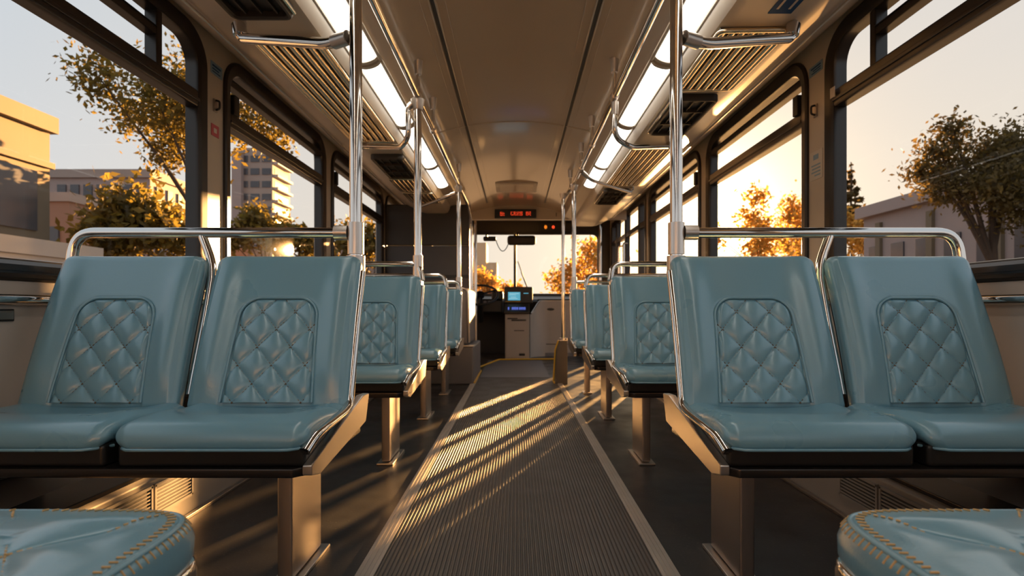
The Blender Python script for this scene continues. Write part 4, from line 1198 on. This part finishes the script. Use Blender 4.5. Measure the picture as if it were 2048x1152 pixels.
tree('street_tree', 'large dark feathery tree in front of the long low building', (1990-1032)*13.5/F, 13.6, 3.6, b, 11000, .065, 'leafd', 22, tr=.16, flat=.75)

# ------------------------------------------------------------------ light
SUN = Vector((.40, 1.0, .105)).normalized(); GLOW = Vector((.33, 1.0, .14)).normalized()
sd = bpy.data.lights.new('low_sun', 'SUN'); sd.energy = 34; sd.color = (1.0, .51, .17); sd.angle = math.radians(.8)
so = bpy.data.objects.new('low_sun', sd); COL.objects.link(so); so.rotation_euler = (-SUN).to_track_quat('-Z', 'Y').to_euler(); so.location = (8, 24, 12)

w = bpy.data.worlds.new('sky'); S.world = w; w.use_nodes = True
n, l = w.node_tree.nodes, w.node_tree.links; n.clear()
out = n.new('ShaderNodeOutputWorld'); bg = n.new('ShaderNodeBackground'); l.new(bg.outputs[0], out.inputs[0])
tc = n.new('ShaderNodeTexCoord'); nm = n.new('ShaderNodeVectorMath'); nm.operation = 'NORMALIZE'; l.new(tc.outputs['Generated'], nm.inputs[0])
dt_ = n.new('ShaderNodeVectorMath'); dt_.operation = 'DOT_PRODUCT'; l.new(nm.outputs[0], dt_.inputs[0]); dt_.inputs[1].default_value = GLOW
def math_(op, a, b=None, c=None):
    m = n.new('ShaderNodeMath'); m.operation = op
    for i, v in enumerate((a, b, c)):
        if v is None: continue
        if isinstance(v, (int, float)): m.inputs[i].default_value = v
        else: l.new(v, m.inputs[i])
    return m.outputs[0]
def mixc(f, a, b, mode='MIX'):
    m = n.new('ShaderNodeMix'); m.data_type = 'RGBA'; m.blend_type = mode
    if isinstance(f, (int, float)): m.inputs[0].default_value = f
    else: l.new(f, m.inputs[0])
    for i, v in ((6, a), (7, b)):
        if isinstance(v, tuple): m.inputs[i].default_value = (*v, 1)
        else: l.new(v, m.inputs[i])
    return m.outputs[2]
sep = n.new('ShaderNodeSeparateXYZ'); l.new(nm.outputs[0], sep.inputs[0])
dc = math_('MAXIMUM', dt_.outputs['Value'], 0.0)
side = n.new('ShaderNodeMapRange'); l.new(dt_.outputs['Value'], side.inputs['Value']); side.inputs['From Min'].default_value = .45; side.inputs['From Max'].default_value = .98
elev = n.new('ShaderNodeMapRange'); l.new(sep.outputs['Z'], elev.inputs['Value']); elev.inputs['From Min'].default_value = 0; elev.inputs['From Max'].default_value = .55
hor = mixc(side.outputs[0], (.66, .64, .63), (.84, .72, .57))
zen = mixc(side.outputs[0], (.49, .56, .63), (.64, .61, .59))
base = mixc(elev.outputs[0], hor, zen)
g1 = math_('MULTIPLY', math_('POWER', dc, 48.0), .75)
g2 = math_('MULTIPLY', math_('POWER', dc, 220.0), 4.0)
def scale(col, f):
    v = n.new('ShaderNodeVectorMath'); v.operation = 'SCALE'; v.inputs[0].default_value = col; l.new(f, v.inputs['Scale']); return v.outputs[0]
a1 = mixc(1.0, base, scale((1.0, .62, .24), g1), 'ADD')
a2 = mixc(1.0, a1, scale((1.0, .78, .42), g2), 'ADD')
l.new(a2, bg.inputs['Color']); bg.inputs['Strength'].default_value = 1.0

# ------------------------------------------------------------------ camera
cd = bpy.data.cameras.new('camera'); cam = bpy.data.objects.new('camera', cd); COL.objects.link(cam)
cd.sensor_width = 36; cd.lens = F/2048*36; cd.shift_x = -8/2048; cd.shift_y = 39/2048; cd.clip_start = .02; cd.clip_end = 1000
cam.location = (0, 0, EYE); cam.rotation_euler = (math.radians(90), 0, 0)
cd.dof.use_dof = True; cd.dof.focus_distance = 1.3; cd.dof.aperture_fstop = 5.6
S.camera = cam
S.view_settings.view_transform = 'Standard'; S.view_settings.look = 'None'; S.view_settings.gamma = 1; S.view_settings.use_curve_mapping = False
S.view_settings.exposure = 0.25
try:
    S.cycles.use_denoising = True
    S.cycles.max_bounces = 10; S.cycles.diffuse_bounces = 5; S.cycles.glossy_bounces = 5; S.cycles.transparent_max_bounces = 24
    S.cycles.sample_clamp_indirect = 6
except Exception:
    pass
